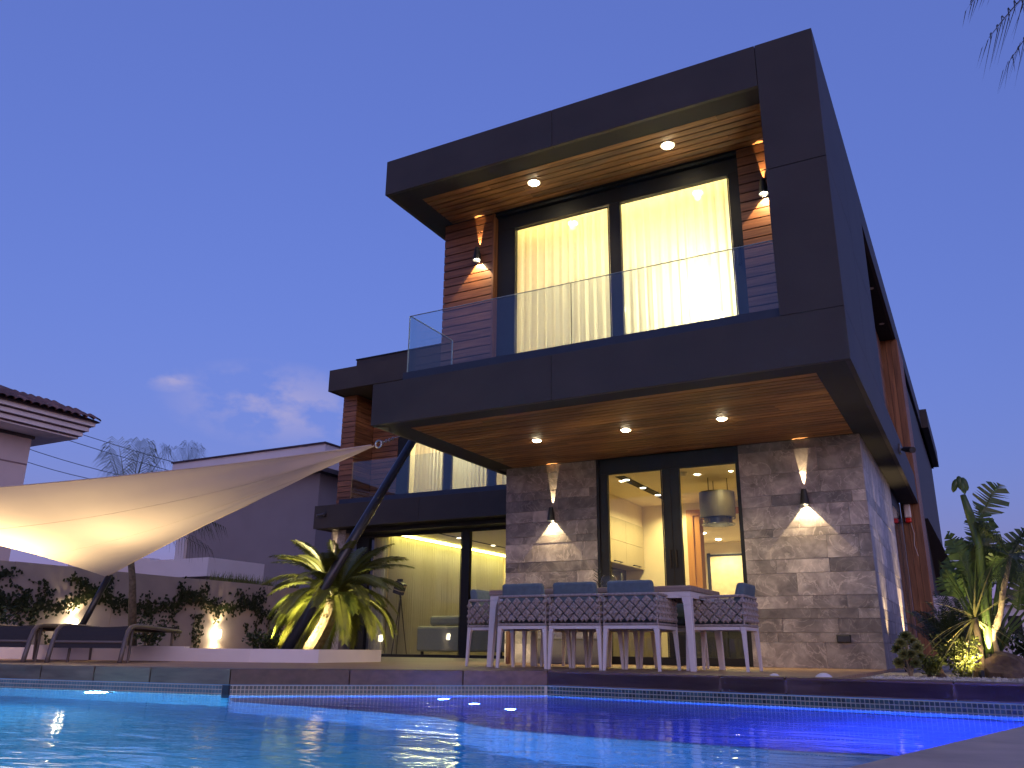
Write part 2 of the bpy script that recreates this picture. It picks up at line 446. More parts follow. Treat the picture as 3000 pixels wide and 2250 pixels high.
def water_mat():
    m, nt, p, out = mat('pool_water'); nt.nodes.remove(p)
    gl = nt.nodes.new('ShaderNodeBsdfGlass'); gl.inputs['IOR'].default_value = 1.333
    gl.inputs['Roughness'].default_value = 0.045; gl.inputs['Color'].default_value = (0.86, 0.96, 1.0, 1)
    g = nt.nodes.new('ShaderNodeNewGeometry')
    def lay(sc, rot, det, dist):
        mp = nt.nodes.new('ShaderNodeMapping'); mp.inputs['Scale'].default_value = sc; mp.inputs['Rotation'].default_value = (0, 0, rot)
        nt.links.new(g.outputs['Position'], mp.inputs[0])
        n = nt.nodes.new('ShaderNodeTexNoise'); n.inputs['Scale'].default_value = 1.0; n.inputs['Detail'].default_value = det
        n.inputs['Distortion'].default_value = dist
        nt.links.new(mp.outputs[0], n.inputs['Vector']); return n.outputs[0]
    a = lay((2.4, 5.5, 1), 0.5, 3, 0.6); b_ = lay((9, 24, 1), 0.5, 2, 0.4)
    b1 = nt.nodes.new('ShaderNodeBump'); b1.inputs['Strength'].default_value = 0.16; b1.inputs['Distance'].default_value = 0.05
    nt.links.new(a, b1.inputs['Height'])
    b2 = nt.nodes.new('ShaderNodeBump'); b2.inputs['Strength'].default_value = 0.09; b2.inputs['Distance'].default_value = 0.012
    nt.links.new(b_, b2.inputs['Height']); nt.links.new(b1.outputs[0], b2.inputs['Normal'])
    nt.links.new(b2.outputs[0], gl.inputs['Normal'])
    nt.links.new(gl.outputs[0], out.inputs[0])
    return m
M['water'] = water_mat()

# ------------------------------------------------------------------ ground, deck, pool
PA, PC, PM, PL = (1.66, -1.45), (-2.60, -0.94), (-4.60, -2.60), (-9.5, -3.37)
PN, PQ = (-9.5, -14.0), (-1.43, -14.0)
POOL = [PA, PC, PM, PL, PN, PQ]          # clockwise from the far right corner
WZ, FLOOR, CB = -0.19, -1.45, -0.118
# ground sheet with the pool cut out
bm = bmesh.new()
outer = [bm.verts.new((x, y, -0.05)) for x, y in ((-900, -900), (900, -900), (900, 900), (-900, 900))]
inner = [bm.verts.new((x, y, -0.05)) for x, y in ((1.75, -1.42), (-2.57, -0.90), (-4.57, -2.56), (-9.54, -3.33), (-9.54, -14.04), (-1.40, -14.04))]
ed = [bm.edges.new((l[k], l[(k+1) % len(l)])) for l in (outer, inner) for k in range(len(l))]
bmesh.ops.triangle_fill(bm, use_beauty=True, use_dissolve=False, edges=ed)
for f in bm.faces:
    if f.normal.z < 0: f.normal_flip()
me = bpy.data.meshes.new('ground'); bm.to_mesh(me); bm.free(); me.materials.append(M['soil'])
go = bpy.data.objects.new('ground', me); COL.objects.link(go); OFF[go.name] = (0, 0, 0); struct(Node(go))

def inset(p, q, d):
    """offset of the edge p->q to its left by d"""
    v = Vector((q[0]-p[0], q[1]-p[1])); n = Vector((-v.y, v.x)).normalized()*d
    return (p[0]+n.x, p[1]+n.y), (q[0]+n.x, q[1]+n.y)
def isect(a, b, c, d):
    a, b, c, d = map(Vector, (a, b, c, d)); r = b-a; s = d-c
    t = ((c-a).x*s.y-(c-a).y*s.x)/(r.x*s.y-r.y*s.x); return tuple(a+r*t)
CW = 0.30                                # width of the coping boards
segs = [(PC, PA), (PM, PC), (PL, PM)]    # left side of each is away from the water
offs = [inset(a, b, CW) for a, b in segs]
oA = offs[0][1]; oC = isect(*offs[0], *offs[1]); oM = isect(*offs[1], *offs[2]); oL = offs[2][0]
deck_poly = [(-0.28, 6.9), (-12.9, 6.9), (-12.9, -3.6), oL, oM, oC, (-0.28, oC[1] + (oA[1]-oC[1])*((-0.28-oC[0])/(oA[0]-oC[0])))]
d = MB().prism(deck_poly, -0.10, 0.0).build('deck', M['deck']); struct(d)
cop = struct(MB().prism([(PC[0], PC[1]), (PA[0], PA[1]), (oA[0], oA[1]), (oC[0], oC[1])], -0.104, -0.012).build('pool_coping', M['coping']))
def board(poly, m, name='coping_board', par=cop):
    return MB().prism(poly, CB, 0.004).build(name, m, par, bevel=0.004)
def lerp(a, b, t): return (a[0]+(b[0]-a[0])*t, a[1]+(b[1]-a[1])*t)
def boards(p, q, op, oq, cuts, mats):
    for k in range(len(cuts)-1):
        g = 0.0012
        t0, t1 = cuts[k]+g, cuts[k+1]-g
        a, b = lerp(p, q, t0), lerp(p, q, t1); c, d_ = lerp(op, oq, t1), lerp(op, oq, t0)
        board([a, b, c, d_], mats[k % len(mats)])
boards(PC, PA, oC, oA, (0, 0.36, 0.475, 0.73, 1.0), [M['coping']])
boards(PM, PC, oM, oC, (0, 0.36, 0.72, 1.0), [M['coping']])
boards(PL, PM, oL, oM, (0, 0.16, 0.30, 0.44, 0.60, 0.72, 0.84, 1.0), [M['coping_grey']])
# right-hand pool surround next to the camera
sur = MB().prism([PA, PQ, (6, -14), (6, -1.60), (oA[0]+0.5, oA[1]-0.36)], -0.10, 0.0).build('pool_surround', M['paving'], bevel=0.012); struct(sur)

# basin: walls, floor, shelf
basin = MB()
for k in range(6):
    a, b = POOL[k], POOL[(k+1) % 6]
    basin.quad((*a, CB+0.004), (*b, CB+0.004), (*b, FLOOR), (*a, FLOOR))
basin.f.append(tuple(range(len(basin.v), len(basin.v)+6))); basin.v += [(*p, FLOOR) for p in POOL]
pool_b = struct(basin.build('pool_basin', M['pool']))
shelf_poly = [lerp(PA, PQ, 0.005), lerp(PA, PQ, 0.182), (0.31, -3.68), (-0.09, -3.73), (-0.60, -3.70), (-1.07, -3.70), (-1.62, -3.61), (-2.24, -3.20),
              (-2.72, -3.11), (-3.56, -2.99), (-4.22, -2.93), (-4.55, -2.64), (PC[0]+0.01, PC[1]-0.02)]
sh = MB().prism(shelf_poly[::-1], FLOOR+0.01, -0.54).build('shallow_shelf', M['shelf'], pool_b, bevel=0.03)
water = struct(MB().prism([(p[0], p[1]) for p in POOL][::-1], WZ-0.0001, WZ).build('pool_water', M['water']))
me = water.o.data
wm = MB(); wm.f.append(tuple(range(6))); wm.v = [(*p, WZ) for p in POOL]
water.o.data = wm.mesh('pool_water', M['water'])

# mosaic: real tiles proud of the grout, at the far walls
PITCH = 0.031
tile_me = {k: MB().box(0.002, PITCH-0.0045, -0.004, 0.0, 0.002, PITCH-0.0045).mesh('mosaic_tile', M[k]) for k in ('tile', 'tile_lit')}
band = MB()
for (a, b) in segs:     # grout bed strips in front of the basin walls
    p, q = inset(a, b, -0.003)
    band.quad((*q, CB), (*p, CB), (*p, WZ-0.14), (*q, WZ-0.14))
gb = struct(band.build('mosaic_band', M['grout']))
def tiles(a, b, mk, single, rows, tone):
    A, B = Vector((*a, 0)), Vector((*b, 0)); L = (B-A).length; n = int(L/PITCH)
    ang = math.atan2(B.y-A.y, B.x-A.x); dirv = (B-A).normalized()
    nrm = Vector((dirv.y, -dirv.x, 0))
    rest = MB()
    for r in range(rows):
        for k in range(n):
            mw = Matrix.Translation(A + dirv*(k*PITCH) + nrm*0.003 + Vector((0, 0, CB-0.001-(r+1)*PITCH))) @ Matrix.Rotation(ang, 4, 'Z')
            if single(k, n, r): inst('mosaic_tile', tile_me[mk], gb, mw)
            else:
                i = len(rest.v)
                for c in tile_me[mk].vertices: rest.v.append(tuple(mw @ c.co))
                for p in tile_me[mk].polygons: rest.f.append(tuple(i+v for v in p.vertices))
    if rest.f: stuff(rest.build('mosaic_tile', tone, gb))
tiles(PC, PA, 'tile', lambda k, n, r: k >= n-118 and r < 2 and k < n-20, 6, M['tile'])
tiles(PM, PC, 'tile', lambda k, n, r: r < 1 and k < 84, 5, M['tile'])
tiles(PL, PM, 'tile_lit', lambda k, n, r: False, 5, M['tile_lit'])
# dark upright strip where the left and middle pool walls meet
v = Vector((PM[0]-PL[0], PM[1]-PL[1])).normalized()
struct(MB().prism([(PM[0]-0.055, PM[1]-0.02), (PM[0]+0.012, PM[1]-0.012), (PM[0]+0.01, PM[1]+0.02), (PM[0]-0.05, PM[1]+0.01)], -0.6, CB).build('corner_strip', simple('dark_corner_strip', (0.02, 0.022, 0.035), 0.3), pool_b))

# underwater lights
def pool_lamp(label, loc, nrm, col, em, watt, r, group, ang=150):
    t = thing('pool_light', label, 'pool light', loc, group)
    q = Vector(nrm).to_track_quat('Z', 'Y').to_matrix().to_4x4()
    for nm, mb_, mm_ in (('rim', MB().lathe((0, 0, 0), [(r*1.28, -0.01), (r*1.28, 0.012), (r, 0.016)], 20), M['frame']),
                         ('lens', MB().lathe((0, 0, 0.012), [(r, 0), (r*.9, r*.25), (r*.6, r*.5), (r*.3, r*.58), (0.001, r*.6)], 20), emit('pool_lens', col, em))):
        o = bpy.data.objects.new(nm, mb_.mesh(nm, mm_)); COL.objects.link(o); o.parent = t.o; o.matrix_local = q
    lamp('SPOT', 'bulb', t, Vector(loc)+Vector(nrm)*(0.03+r*.6), watt, col, nrm, 0.04, ang, 0.9)
    return t
pool_lamp('bright white underwater light on the left pool wall', (-5.85, -2.83, -0.36), (0.15, -0.98, 0.0), (0.36, 0.74, 1.0), 14, 36, 0.115, 'underwater lights')
pool_lamp('white underwater light on the near left of the pool', (-9.42, -8.0, -0.6), (1, 0, 0), (0.36, 0.74, 1.0), 4, 150, 0.085, 'underwater lights', 170)
pool_lamp('white underwater light below the paved right pool edge', (-0.42, -9.7, -0.7), (-0.97, 0.24, 0), (0.36, 0.74, 1.0), 4, 320, 0.085, 'underwater lights', 170)
pool_lamp('unseen underwater light added on the right wall to brighten the pool', (0.02, -7.9, -0.75), (-0.97, 0.24, 0), (0.36, 0.74, 1.0), 4, 210, 0.085, 'underwater lights', 170)  # added lamp out of view, lifts the dark middle of the pool
pool_lamp('white underwater light on the near pool wall', (-4.5, -13.95, -0.6), (0, 1, 0), (0.36, 0.74, 1.0), 4, 150, 0.085, 'underwater lights', 170)
BL = (0.05, 0.08, 1.0)
for k, (x, y, w_) in enumerate(((-3.14, -1.72, 'farthest'), (-2.65, -2.06, 'middle'), (-2.17, -2.39, 'nearest'))):
    t = pool_lamp('small blue light in the pool shelf, %s of the row of three' % w_, (x, y, -0.535), (0, 0, 1), (0.10, 0.25, 1.0), 26, 1.0, 0.036, 'blue shelf lights')
    lamp('POINT', 'glow', t, (x, y, -0.515), 16.0, BL, size=0.03)
pool_lamp('blue light under the right coping of the shelf', (1.33, -2.7, -0.36), (-0.97, 0.24, 0), (0.08, 0.12, 1.0), 6, 270, 0.04, 'blue shelf lights', 170)

# gravel bed on the right, with its lawn edge
gx = (-0.276, 4.6)
struct(MB().prism([(-0.276, -1.02), (oA[0], oA[1]+0.02), (6, -1.25), (6, 14), (-0.276, 14)], -0.09, -0.03).build('gravel_bed', M['gravel']))
pb = MB()
for k in range(1700):
    x = rnd.uniform(-0.2, 2.0); y = rnd.uniform(-1.0, 0.0)*rnd.random()**0.6 + rnd.uniform(0, 1.6)*(rnd.random() < 0.5)
    if y < -0.98 - 0.12*(x+2.6)*0 + 0.0: continue
    s = rnd.uniform(0.008, 0.02); i = len(pb.v); a = rnd.uniform(0, 6)
    for dx, dy, dz in ((1, 0, 0), (0, 1, 0), (-1, 0, 0), (0, -1, 0), (0, 0, 1)):
        pb.v.append((x+s*(dx*math.cos(a)-dy*math.sin(a))*rnd.uniform(.7, 1.3), y+s*(dx*math.sin(a)+dy*math.cos(a)), -0.03+dz*s*rnd.uniform(.5, 1)))
    pb.f += [(i, i+1, i+4), (i+1, i+2, i+4), (i+2, i+3, i+4), (i+3, i, i+4)]
stuff(tag(pb.build('pebbles', simple('pale_pebbles', (0.46, 0.42, 0.38), 0.8, var=0.4, scale=60)), 'pale pebbles strewn over the planting bed', 'pebbles'))
# ------------------------------------------------------------------ the villa
V = thing('villa', 'two storey modern villa with charcoal frame, stone base and timber soffits', 'house', (-2.7, 0, 0))
XL, ZB, ZF, ZS, ZT, D1, UW = -5.42, 2.72, 3.237, 5.848, 6.35, 2.922, 1.08
G = 0.006
def panels(name, m, plist, par=V, bev=0.003):
    for p in plist: MB().box(*p).build(name, m, par, bevel=bev)
# roof frame: fascia panels (front), right leg, side panels
roof = MB().box(XL+0.03, -0.03, 0.03, 15.0, ZS+0.012, ZT-0.01).build('roof', M['clad'], V)
panels('fascia_panel', M['clad'], [
    (XL, -2.985-G/2, 0, 0.05, ZS, ZT), (-2.985+G/2, -0.585-G/2, 0, 0.05, ZS, ZT),
    (-0.585+G/2, 0, 0, 0.05, 4.835+G/2, ZT), (-0.585+G/2, 0, 0, 0.05, ZF+G/2, 4.835-G/2),
    (XL, XL+0.05, 0.052, 8.0, ZS, ZT),
    (-0.05, 0, 0.052, 1.75-G/2, 4.80+G/2, ZT), (-0.05, 0, 1.75+G/2, 3.66, 4.56+G/2, ZT), (-0.05, 0, 3.66+G, 8.8, ZS, ZT), (-0.05, 0, 8.8+G, 15.0, ZS, ZT),
    (-0.05, 0, 0.052, 1.75-G/2, ZF+G/2, 4.80-G/2), (-0.05, 0, 1.75+G/2, 3.66, ZF+G/2, 4.56-G/2)], roof)
MB().box(-0.585, -0.05, 0.05, UW, ZF, ZS).build('right_pier', M['clad'], roof)
MB().box(-0.30, -0.052, UW+0.002, 3.65, ZF, ZS+0.01).build('side_pier', M['clad'], roof)
# floor frame
slab = MB().box(XL+0.03, -0.03, 0.03, 8.74, ZB+0.03, ZF-0.004).build('floor_frame', M['clad'], V)
panels('fascia_panel', M['clad'], [
    (XL, -3.008-G/2, 0, 0.05, ZB, ZF), (-3.008+G/2, 0, 0, 0.05, ZB, ZF),
    (XL, XL+0.05, 0.052, 6.8, ZB, ZF), (-0.05, 0, 0.052, 4.4-G/2, ZB, ZF), (-0.05, 0, 4.4+G/2, 8.74, ZB, ZF)], slab)
# soffit borders and soffit planks
def soffit(name, x0, x1, y0, y1, z, wx0, wx1, wy0, rows, seed, yend, gap):
    s = MB().box(x0+0.05, x1-0.05, y0+0.05, yend, z+0.013, z+0.03).build(name, M['back'], V)
    b = [(x0+0.05, x1-0.05, y0+0.05, wy0, z, z+0.02), (x0+0.05, wx0, wy0, yend, z, z+0.02), (wx1, x1-0.05, wy0, yend, z, z+0.02)]
    for q in b: MB().box(*q).build('border_panel', M['clad2'], s)
    r_ = random.Random(seed); h = (yend-wy0)/rows
    for k in range(rows):
        ya, yb = wy0+k*h, wy0+(k+1)*h-gap
        x = wx0; 
        while x < wx1-0.01:
            L = r_.uniform(0.9, 2.4); xe = min(wx1, x+L)
            if wx1-xe < 0.4: xe = wx1
            piece('plank', M['wood_soff'], s, x, xe-0.0015, ya+0.001, yb, z-0.002-r_.uniform(0, .002), z+0.012)
            x = xe
    return s
soffit('ground_soffit', XL, 0, 0, D1, ZB, -5.04, -0.345, 0.295, 24, 3, D1, 0.017)
soffit('upper_soffit', XL, -0.58+0.05, 0, UW, ZS, -5.04, -0.585, 0.31, 7, 5, UW, 0.018)
MB().box(-0.283, -0.05, D1+0.002, 8.74, ZB, ZB+0.02).build('side_soffit', M['clad2'], V)
MB().box(-0.30, -0.05, 3.67, 8.80, ZS, ZS+0.012).build('side_soffit', M['clad2'], V)
MB().box(XL+0.05, -5.172, UW, 8.0, ZS, ZS+0.012).build('side_soffit', M['clad2'], V)

# upper storey wall, plane UW, with horizontal timber boards
def clad_wall(name, x0, x1, yf, z0, z1, bh, m=None, par=V, thick=0.02):
    w = MB().box(x0+0.004, x1-0.004, yf+thick+0.001, yf+0.12, z0, z1).build(name, M['back'], par)
    n = int(round((z1-z0)/bh)); h = (z1-z0)/n
    for k in range(n): piece('plank', m or M['wood_x'], w, x0, x1, yf, yf+thick, z0+k*h+0.007, z0+(k+1)*h-0.007)
    return w
clad_wall('timber_wall', -5.17, -4.375, UW, ZF, ZS, 0.118)
clad_wall('timber_wall', -1.085, -0.587, UW, ZF, ZS, 0.118)
MB().box(-4.402, -4.374, UW-0.012, UW+0.10, ZF, ZS).build('corner_bead', M['wood_z'], V)
# hidden outer walls closing the upper rooms
MB().box(-5.168, -5.06, UW+0.121, 6.8, ZF, ZS).build('outer_wall', M['cream'], V)
MB().box(-0.42, -0.31, UW+0.121, 14.9, ZF, ZS).build('outer_wall', M['cream'], V)

def window(name, x0, x1, yf, z0, z1, panes, dep=0.09, mat_f=None, handle=None, rail=0.0):
    """panes: list of (x0, x1, z0, z1) glass openings in the plane yf; frame bars fill the rest"""
    f = mat_f or M['frame']
    w = MB()
    xs = sorted(panes)
    zt = max(p[3] for p in panes); zb_ = min(p[2] for p in panes)
    w.box(x0, x1, yf, yf+dep, zt, z1)
    if zb_ > z0+0.002: w.box(x0, x1, yf, yf+dep, z0, zb_)
    edges = [x0] + [v for p in xs for v in (p[0], p[1])] + [x1]
    for k in range(0, len(edges), 2):
        if edges[k+1]-edges[k] > 0.001: w.box(edges[k], edges[k+1], yf+0.001, yf+dep-0.001, zb_, zt)
    fr = w.build(name, f, V, bevel=0.004)
    for p in xs:
        MB().box(p[0]-0.005, p[1]+0.005, yf+dep*0.45, yf+dep*0.45+0.012, p[2]-0.005, p[3]+0.005).build('pane', M['glass'], fr)
        bead = MB()
        for q in ((p[0], p[0]+0.014, p[2], p[3]), (p[1]-0.014, p[1], p[2], p[3]), (p[0]+0.0141, p[1]-0.0141, p[3]-0.014, p[3])):
            bead.box(q[0], q[1], yf-0.012, yf-0.001, q[2], q[3])
        bead.build('glazing_bead', f, fr)
    return fr
uwin = window('bedroom_window', -4.37, -1.09, 1.17, ZF+0.02, ZS-0.004, [(-4.11, -2.75, 3.30, 5.57), (-2.61, -1.225, 3.30, 5.605)])
MB().box(-4.372, -1.087, UW+0.02, 1.168, ZS-0.045, ZS-0.006).build('head_trim', M['frame'], uwin)
MB().box(-1.178, -1.150, 1.13, 1.168, 4.40, 4.65).build('handle', M['frame'], uwin, bevel=0.006)
gwin = window('kitchen_door', -3.735, -1.752, 2.96, 0.005, ZB-0.002, [(-3.595, -2.80, 0.10, 2.508), (-2.572, -1.792, 0.10, 2.503)])
for x in (-2.735, -2.655):
    MB().box(x, x+0.022, 2.925, 2.958, 1.20, 1.43).build('handle', M['back'], gwin, bevel=0.006)
MB().box(-2.69, -2.684, 2.952, 2.9595, 0.10, 2.5).build('meeting_gap', M['back'], gwin)
MB().box(-3.735, -3.70, D1+0.005, 2.958, 0.005, ZB-0.004).build('reveal', M['frame'], gwin)
MB().box(-1.79, -1.754, D1+0.005, 2.958, 0.005, ZB-0.004).build('reveal', M['frame'], gwin)

# ground floor stone: courses of cut marble on a mortar bed
COURSES = [0.0, 0.288, 0.399, 0.556, 0.67, 0.82, 1.085, 1.25, 1.52, 1.62, 1.90, 2.04, 2.305, 2.60, 2.716]
def stone_wall(name, plane, a0, a1, at, courses, seed, par=V, long=0.62):
    """plane 'y': face at y=at looking to -y, running in x; plane 'x': face at x=at looking to +x, running in y"""
    r_ = random.Random(seed)
    if plane == 'y': w = MB().box(a0+0.001, a1-0.001, at+0.022, at+0.20, 0, ZB-0.003).build(name, M['mortar'], par)
    else: w = MB().box(at-0.20, at-0.022, a0+0.001, a1-0.001, 0, ZB-0.003).build(name, M['mortar'], par)
    for k in range(len(courses)-1):
        z0, z1 = courses[k]+0.0018, courses[k+1]-0.0018
        p = a0 - r_.uniform(0, 0.3)
        low = courses[k+1]-courses[k] < 0.175
        while p < a1-1e-4:
            L = r_.choice((0.4, long, long*1.3, long*1.6))*r_.uniform(.9, 1.1); e = min(a1, p+L)
            if a1-e < 0.10: e = a1
            s = max(p, a0); pr = r_.uniform(-0.0025, 0.0025)
            ms = M['stone_dark'] if r_.random() < (0.72 if low else 0.14) else M['stone']
            if plane == 'y': piece('stone', ms, w, s, e-0.003, at+pr, at+0.024, z0, z1)
            else: piece('stone', ms, w, at-0.024, at+pr, s, e-0.003, z0, z1)
            p = e
    return w
stone_wall('stone_wall', 'y', -1.752, -0.283, D1, COURSES, 11)
stone_wall('stone_wall', 'y', -5.16, -3.735, D1, [0.0, 0.25, 0.42, 0.70, 0.85, 1.0, 1.21, 1.345, 1.60, 1.70, 1.90, 2.06, 2.22, 2.34, 2.60, 2.716], 12)
stone_wall('stone_wall', 'x', D1+0.03, 6.66, -0.283, COURSES, 13, long=0.8)
stone_wall('stone_wall', 'y', -12.08, -11.665, 7.2, [0.0, 0.3, 0.6, 0.9, 1.2, 1.5, 1.8, 2.1, 2.4, 2.69], 14, long=0.9)
# right side beyond the stone: dark glazed screen, timber column with fins
scr = MB().box(-0.40, -0.30, 6.67, 8.70, 0, ZB-0.002).build('side_screen', M['frame'], V)
for y0, y1 in ((6.80, 7.6), (7.72, 8.6)):
    MB().box(-0.299, -0.290, y0, y1, 0.12, 2.45).build('pane', M['glass'], scr)
colm = MB().box(-0.30, -0.02, 8.775, 10.2, -0.03, ZS-0.002).build('timber_column', M['back'], V)
for k in range(3): piece('plank', M['wood_z'], colm, -0.29+k*0.0957, -0.29+(k+1)*0.0957-0.006, 8.75, 8.774, -0.03, ZS-0.004)
for k in range(9): piece('fin', M['wood_z'], colm, -0.02, 0.012, 8.78+k*0.155, 8.78+k*0.155+0.09, -0.03, ZS-0.004)
MB().box(-0.30, -0.06, 10.21, 22.0, -0.03, ZS-0.004).build('rear_wall', M['clad'], V)
sw = MB().box(-0.33, -0.30, 3.67, 8.74, ZF, ZS-0.002).build('side_wall', M['back'], V)
for k in range(22): piece('plank', M['wood_y'], sw, -0.299, -0.275, 3.67, 8.745, ZF+k*0.1185+0.004, ZF+(k+1)*0.1185-0.004)
MB().box(-0.6, 0.16, 16.2, 21.8, ZS, ZT).build('rear_canopy', M['clad'], V, bevel=0.004)
MB().box(-0.6, -0.001, 15.05, 22.0, ZS, ZT).build('rear_roof', M['clad'], V)
MB().hexa([(-0.3, 14.0, 1.5), (0.5, 14.0, 1.5), (0.5, 14.2, 1.4), (-0.3, 14.2, 1.4)], [(-0.3, 12.0, 2.9), (0.0, 12.0, 2.9), (0.0, 12.2, 2.8), (-0.3, 12.2, 2.8)]).build('rear_stair', M['clad'], V)

# glass balustrade of the balcony with its dark channel
bal = MB().box(-5.02, -0.587, 0.052, 0.14, ZF-0.002, 3.345).build('balustrade', simple('blue_black_channel', (0.022, 0.026, 0.040), 0.35), V)
MB().box(-5.02, -4.93, 0.141, UW-0.005, ZF-0.002, 3.345).build('side_channel', M['frame'], bal)
for x0, x1 in ((-4.99, -2.812), (-2.802, -0.59)):
    MB().box(x0, x1, 0.094, 0.110, 3.33, 4.09).build('pane', M['rail_glass'], bal)
MB().box(-4.99, -4.974, 0.112, UW-0.02, 3.33, 4.09).build('pane', M['rail_glass'], bal)

M['glass_edge'] = simple('polished_glass_edge', (0.42, 0.52, 0.52), 0.25, var=0.05)
eg = MB()
for x0, x1 in ((-4.99, -2.812), (-2.802, -0.59)):
    eg.box(x0, x1, 0.093, 0.111, 4.0902, 4.0945)
eg.box(-4.9945, -4.9903, 0.093, 0.111, 3.345, 4.0945).box(-4.991, -4.973, 0.112, UW-0.02, 4.0902, 4.0945).box(-4.991, -4.973, UW-0.0198, UW-0.014, 3.345, 4.0945)
eg.build('glass_edge', M['glass_edge'], bal)
MB().box(-2.8105, -2.8035, 0.096, 0.108, 3.345, 4.09).build('joint', M['frame'], bal)
# ------------------------------------------------------------------ wing on the left, set back
WY = 6.82
wslab = MB().box(-12.27, -5.2, WY+0.05, 7.95, ZB+0.02, ZF-0.004).build('wing_floor', M['clad'], V)
panels('fascia_panel', M['clad'], [(-12.30, -9.43-G/2, WY, WY+0.05, ZB, ZF), (-9.43+G/2, -5.3, WY, WY+0.05, ZB, ZF), (-12.30, -12.25, WY+0.052, 12, ZB, ZF)], wslab)
MB().box(-12.25, -5.3, WY+0.05, 7.95, ZB+0.004, ZB+0.018).build('wing_soffit', M['clad2'], wslab)
wroof = MB().box(-12.15, -5.3, WY+0.03, 12, 5.97, 6.45).build('wing_roof', M['clad'], V)
panels('fascia_panel', M['clad'], [(-12.18, -5.3, WY, WY+0.05, 5.95, 6.475), (-12.18, -12.13, WY+0.052, 12, 5.95, 6.475)], wroof)
MB().box(-11.94, -5.3, 7.5, 12, 6.47, 6.905).build('parapet', M['clad'], wroof)
MB().box(-11.96, -5.3, 7.48, 12, 6.906, 6.935).build('parapet_cap', M['frame'], wroof)
# pier, recess, terrace glazing
clad_wall('timber_pier', -12.15, -11.745, 7.37, ZF, 5.965, 0.128)
pr = MB().box(-12.14, -11.77, 7.50, 12, ZF, 5.965).build('pier_side', M['back'], V)
for k in range(21): piece('plank', M['wood_y'], pr, -11.765, -11.743, 7.39, 8.05, ZF+k*0.13+0.004, ZF+(k+1)*0.13-0.004)
clad_wall('timber_wall', -11.742, -10.98, 8.06, ZF, 5.965, 0.13)
tw = window('terrace_window', -10.975, -5.3, 8.06, ZF, 5.965, [(-10.66, -9.66, 3.3, 5.6), (-9.46, -8.48, 3.3, 5.6), (-8.3, -7.0, 3.3, 5.6)])
wb = MB().box(-11.70, -5.3, 6.93, 7.03, ZF-0.002, 3.36).build('wing_balustrade', simple('blue_black_channel_2', (0.020, 0.028, 0.055), 0.35), V)
for x0, x1 in ((-11.40, -9.5), (-9.49, -7.4), (-7.39, -5.3)):
    MB().box(x0, x1, 6.96, 6.976, 3.34, 4.2).build('pane', M['rail_glass'], wb)
MB().box(-11.408, -11.396, 6.955, 6.985, 3.34, 4.2).build('end_trim', simple('brass_trim', (0.30, 0.18, 0.10), 0.4, metal=0.6), wb)
lw = window('living_window', -11.66, -5.2, 7.6, -0.02, ZB-0.002, [(-11.31, -8.825, 0.05, 2.57), (-8.635, -6.6, 0.05, 2.57)], dep=0.12)
MB().box(-11.66, -5.2, 7.2, 7.598, 2.63, ZB-0.004).build('shutter_box', M['frame'], lw)
# ------------------------------------------------------------------ rooms behind the glass
def room(name, x0, x1, y0, y1, z0, z1, wall=None, ceil=None, floor=None, front=False):
    w = MB()
    w.quad((x0, y0, z0), (x0, y1, z0), (x0, y1, z1), (x0, y0, z1))
    w.quad((x1, y1, z0), (x1, y0, z0), (x1, y0, z1), (x1, y1, z1))
    w.quad((x0, y1, z0), (x1, y1, z0), (x1, y1, z1), (x0, y1, z1))
    r = w.build(name, wall or M['cream'], V)
    MB().quad((x0, y0, z1), (x0, y1, z1), (x1, y1, z1), (x1, y0, z1)).build('ceiling', ceil or M['ceil'], r)
    MB().quad((x0, y0, z0), (x1, y0, z0), (x1, y1, z0), (x0, y1, z0)).build('room_floor', floor or M['floor'], r)
    return r
WARM = (1.0, 0.78, 0.34)
WARM2 = (1.0, 0.83, 0.48)
def pleats(x0, x1, y, z0, z1, n, amp, seed, axis='x'):
    r_ = random.Random(seed); mb = MB(); pts = []
    steps = n*6
    ph = 0
    for k in range(steps+1):
        t = k/steps; ph += (2*math.pi/6)*r_.uniform(.75, 1.25)
        o = amp*(math.sin(ph) + 0.35*math.sin(2.1*ph+1))
        pts.append((x0+(x1-x0)*t + 0.25*amp*math.cos(ph), o))
    for k in range(steps):
        (a, oa), (b, ob) = pts[k], pts[k+1]
        if axis == 'x':
            mb.quad((a, y+oa*1.15, z0), (b, y+ob*1.15, z0), (b, y+ob*.8, z1), (a, y+oa*.8, z1))
        else:
            mb.quad((y+oa*1.15, a, z0), (y+ob*1.15, b, z0), (y+ob*.8, b, z1), (y+oa*.8, a, z1))
    return mb
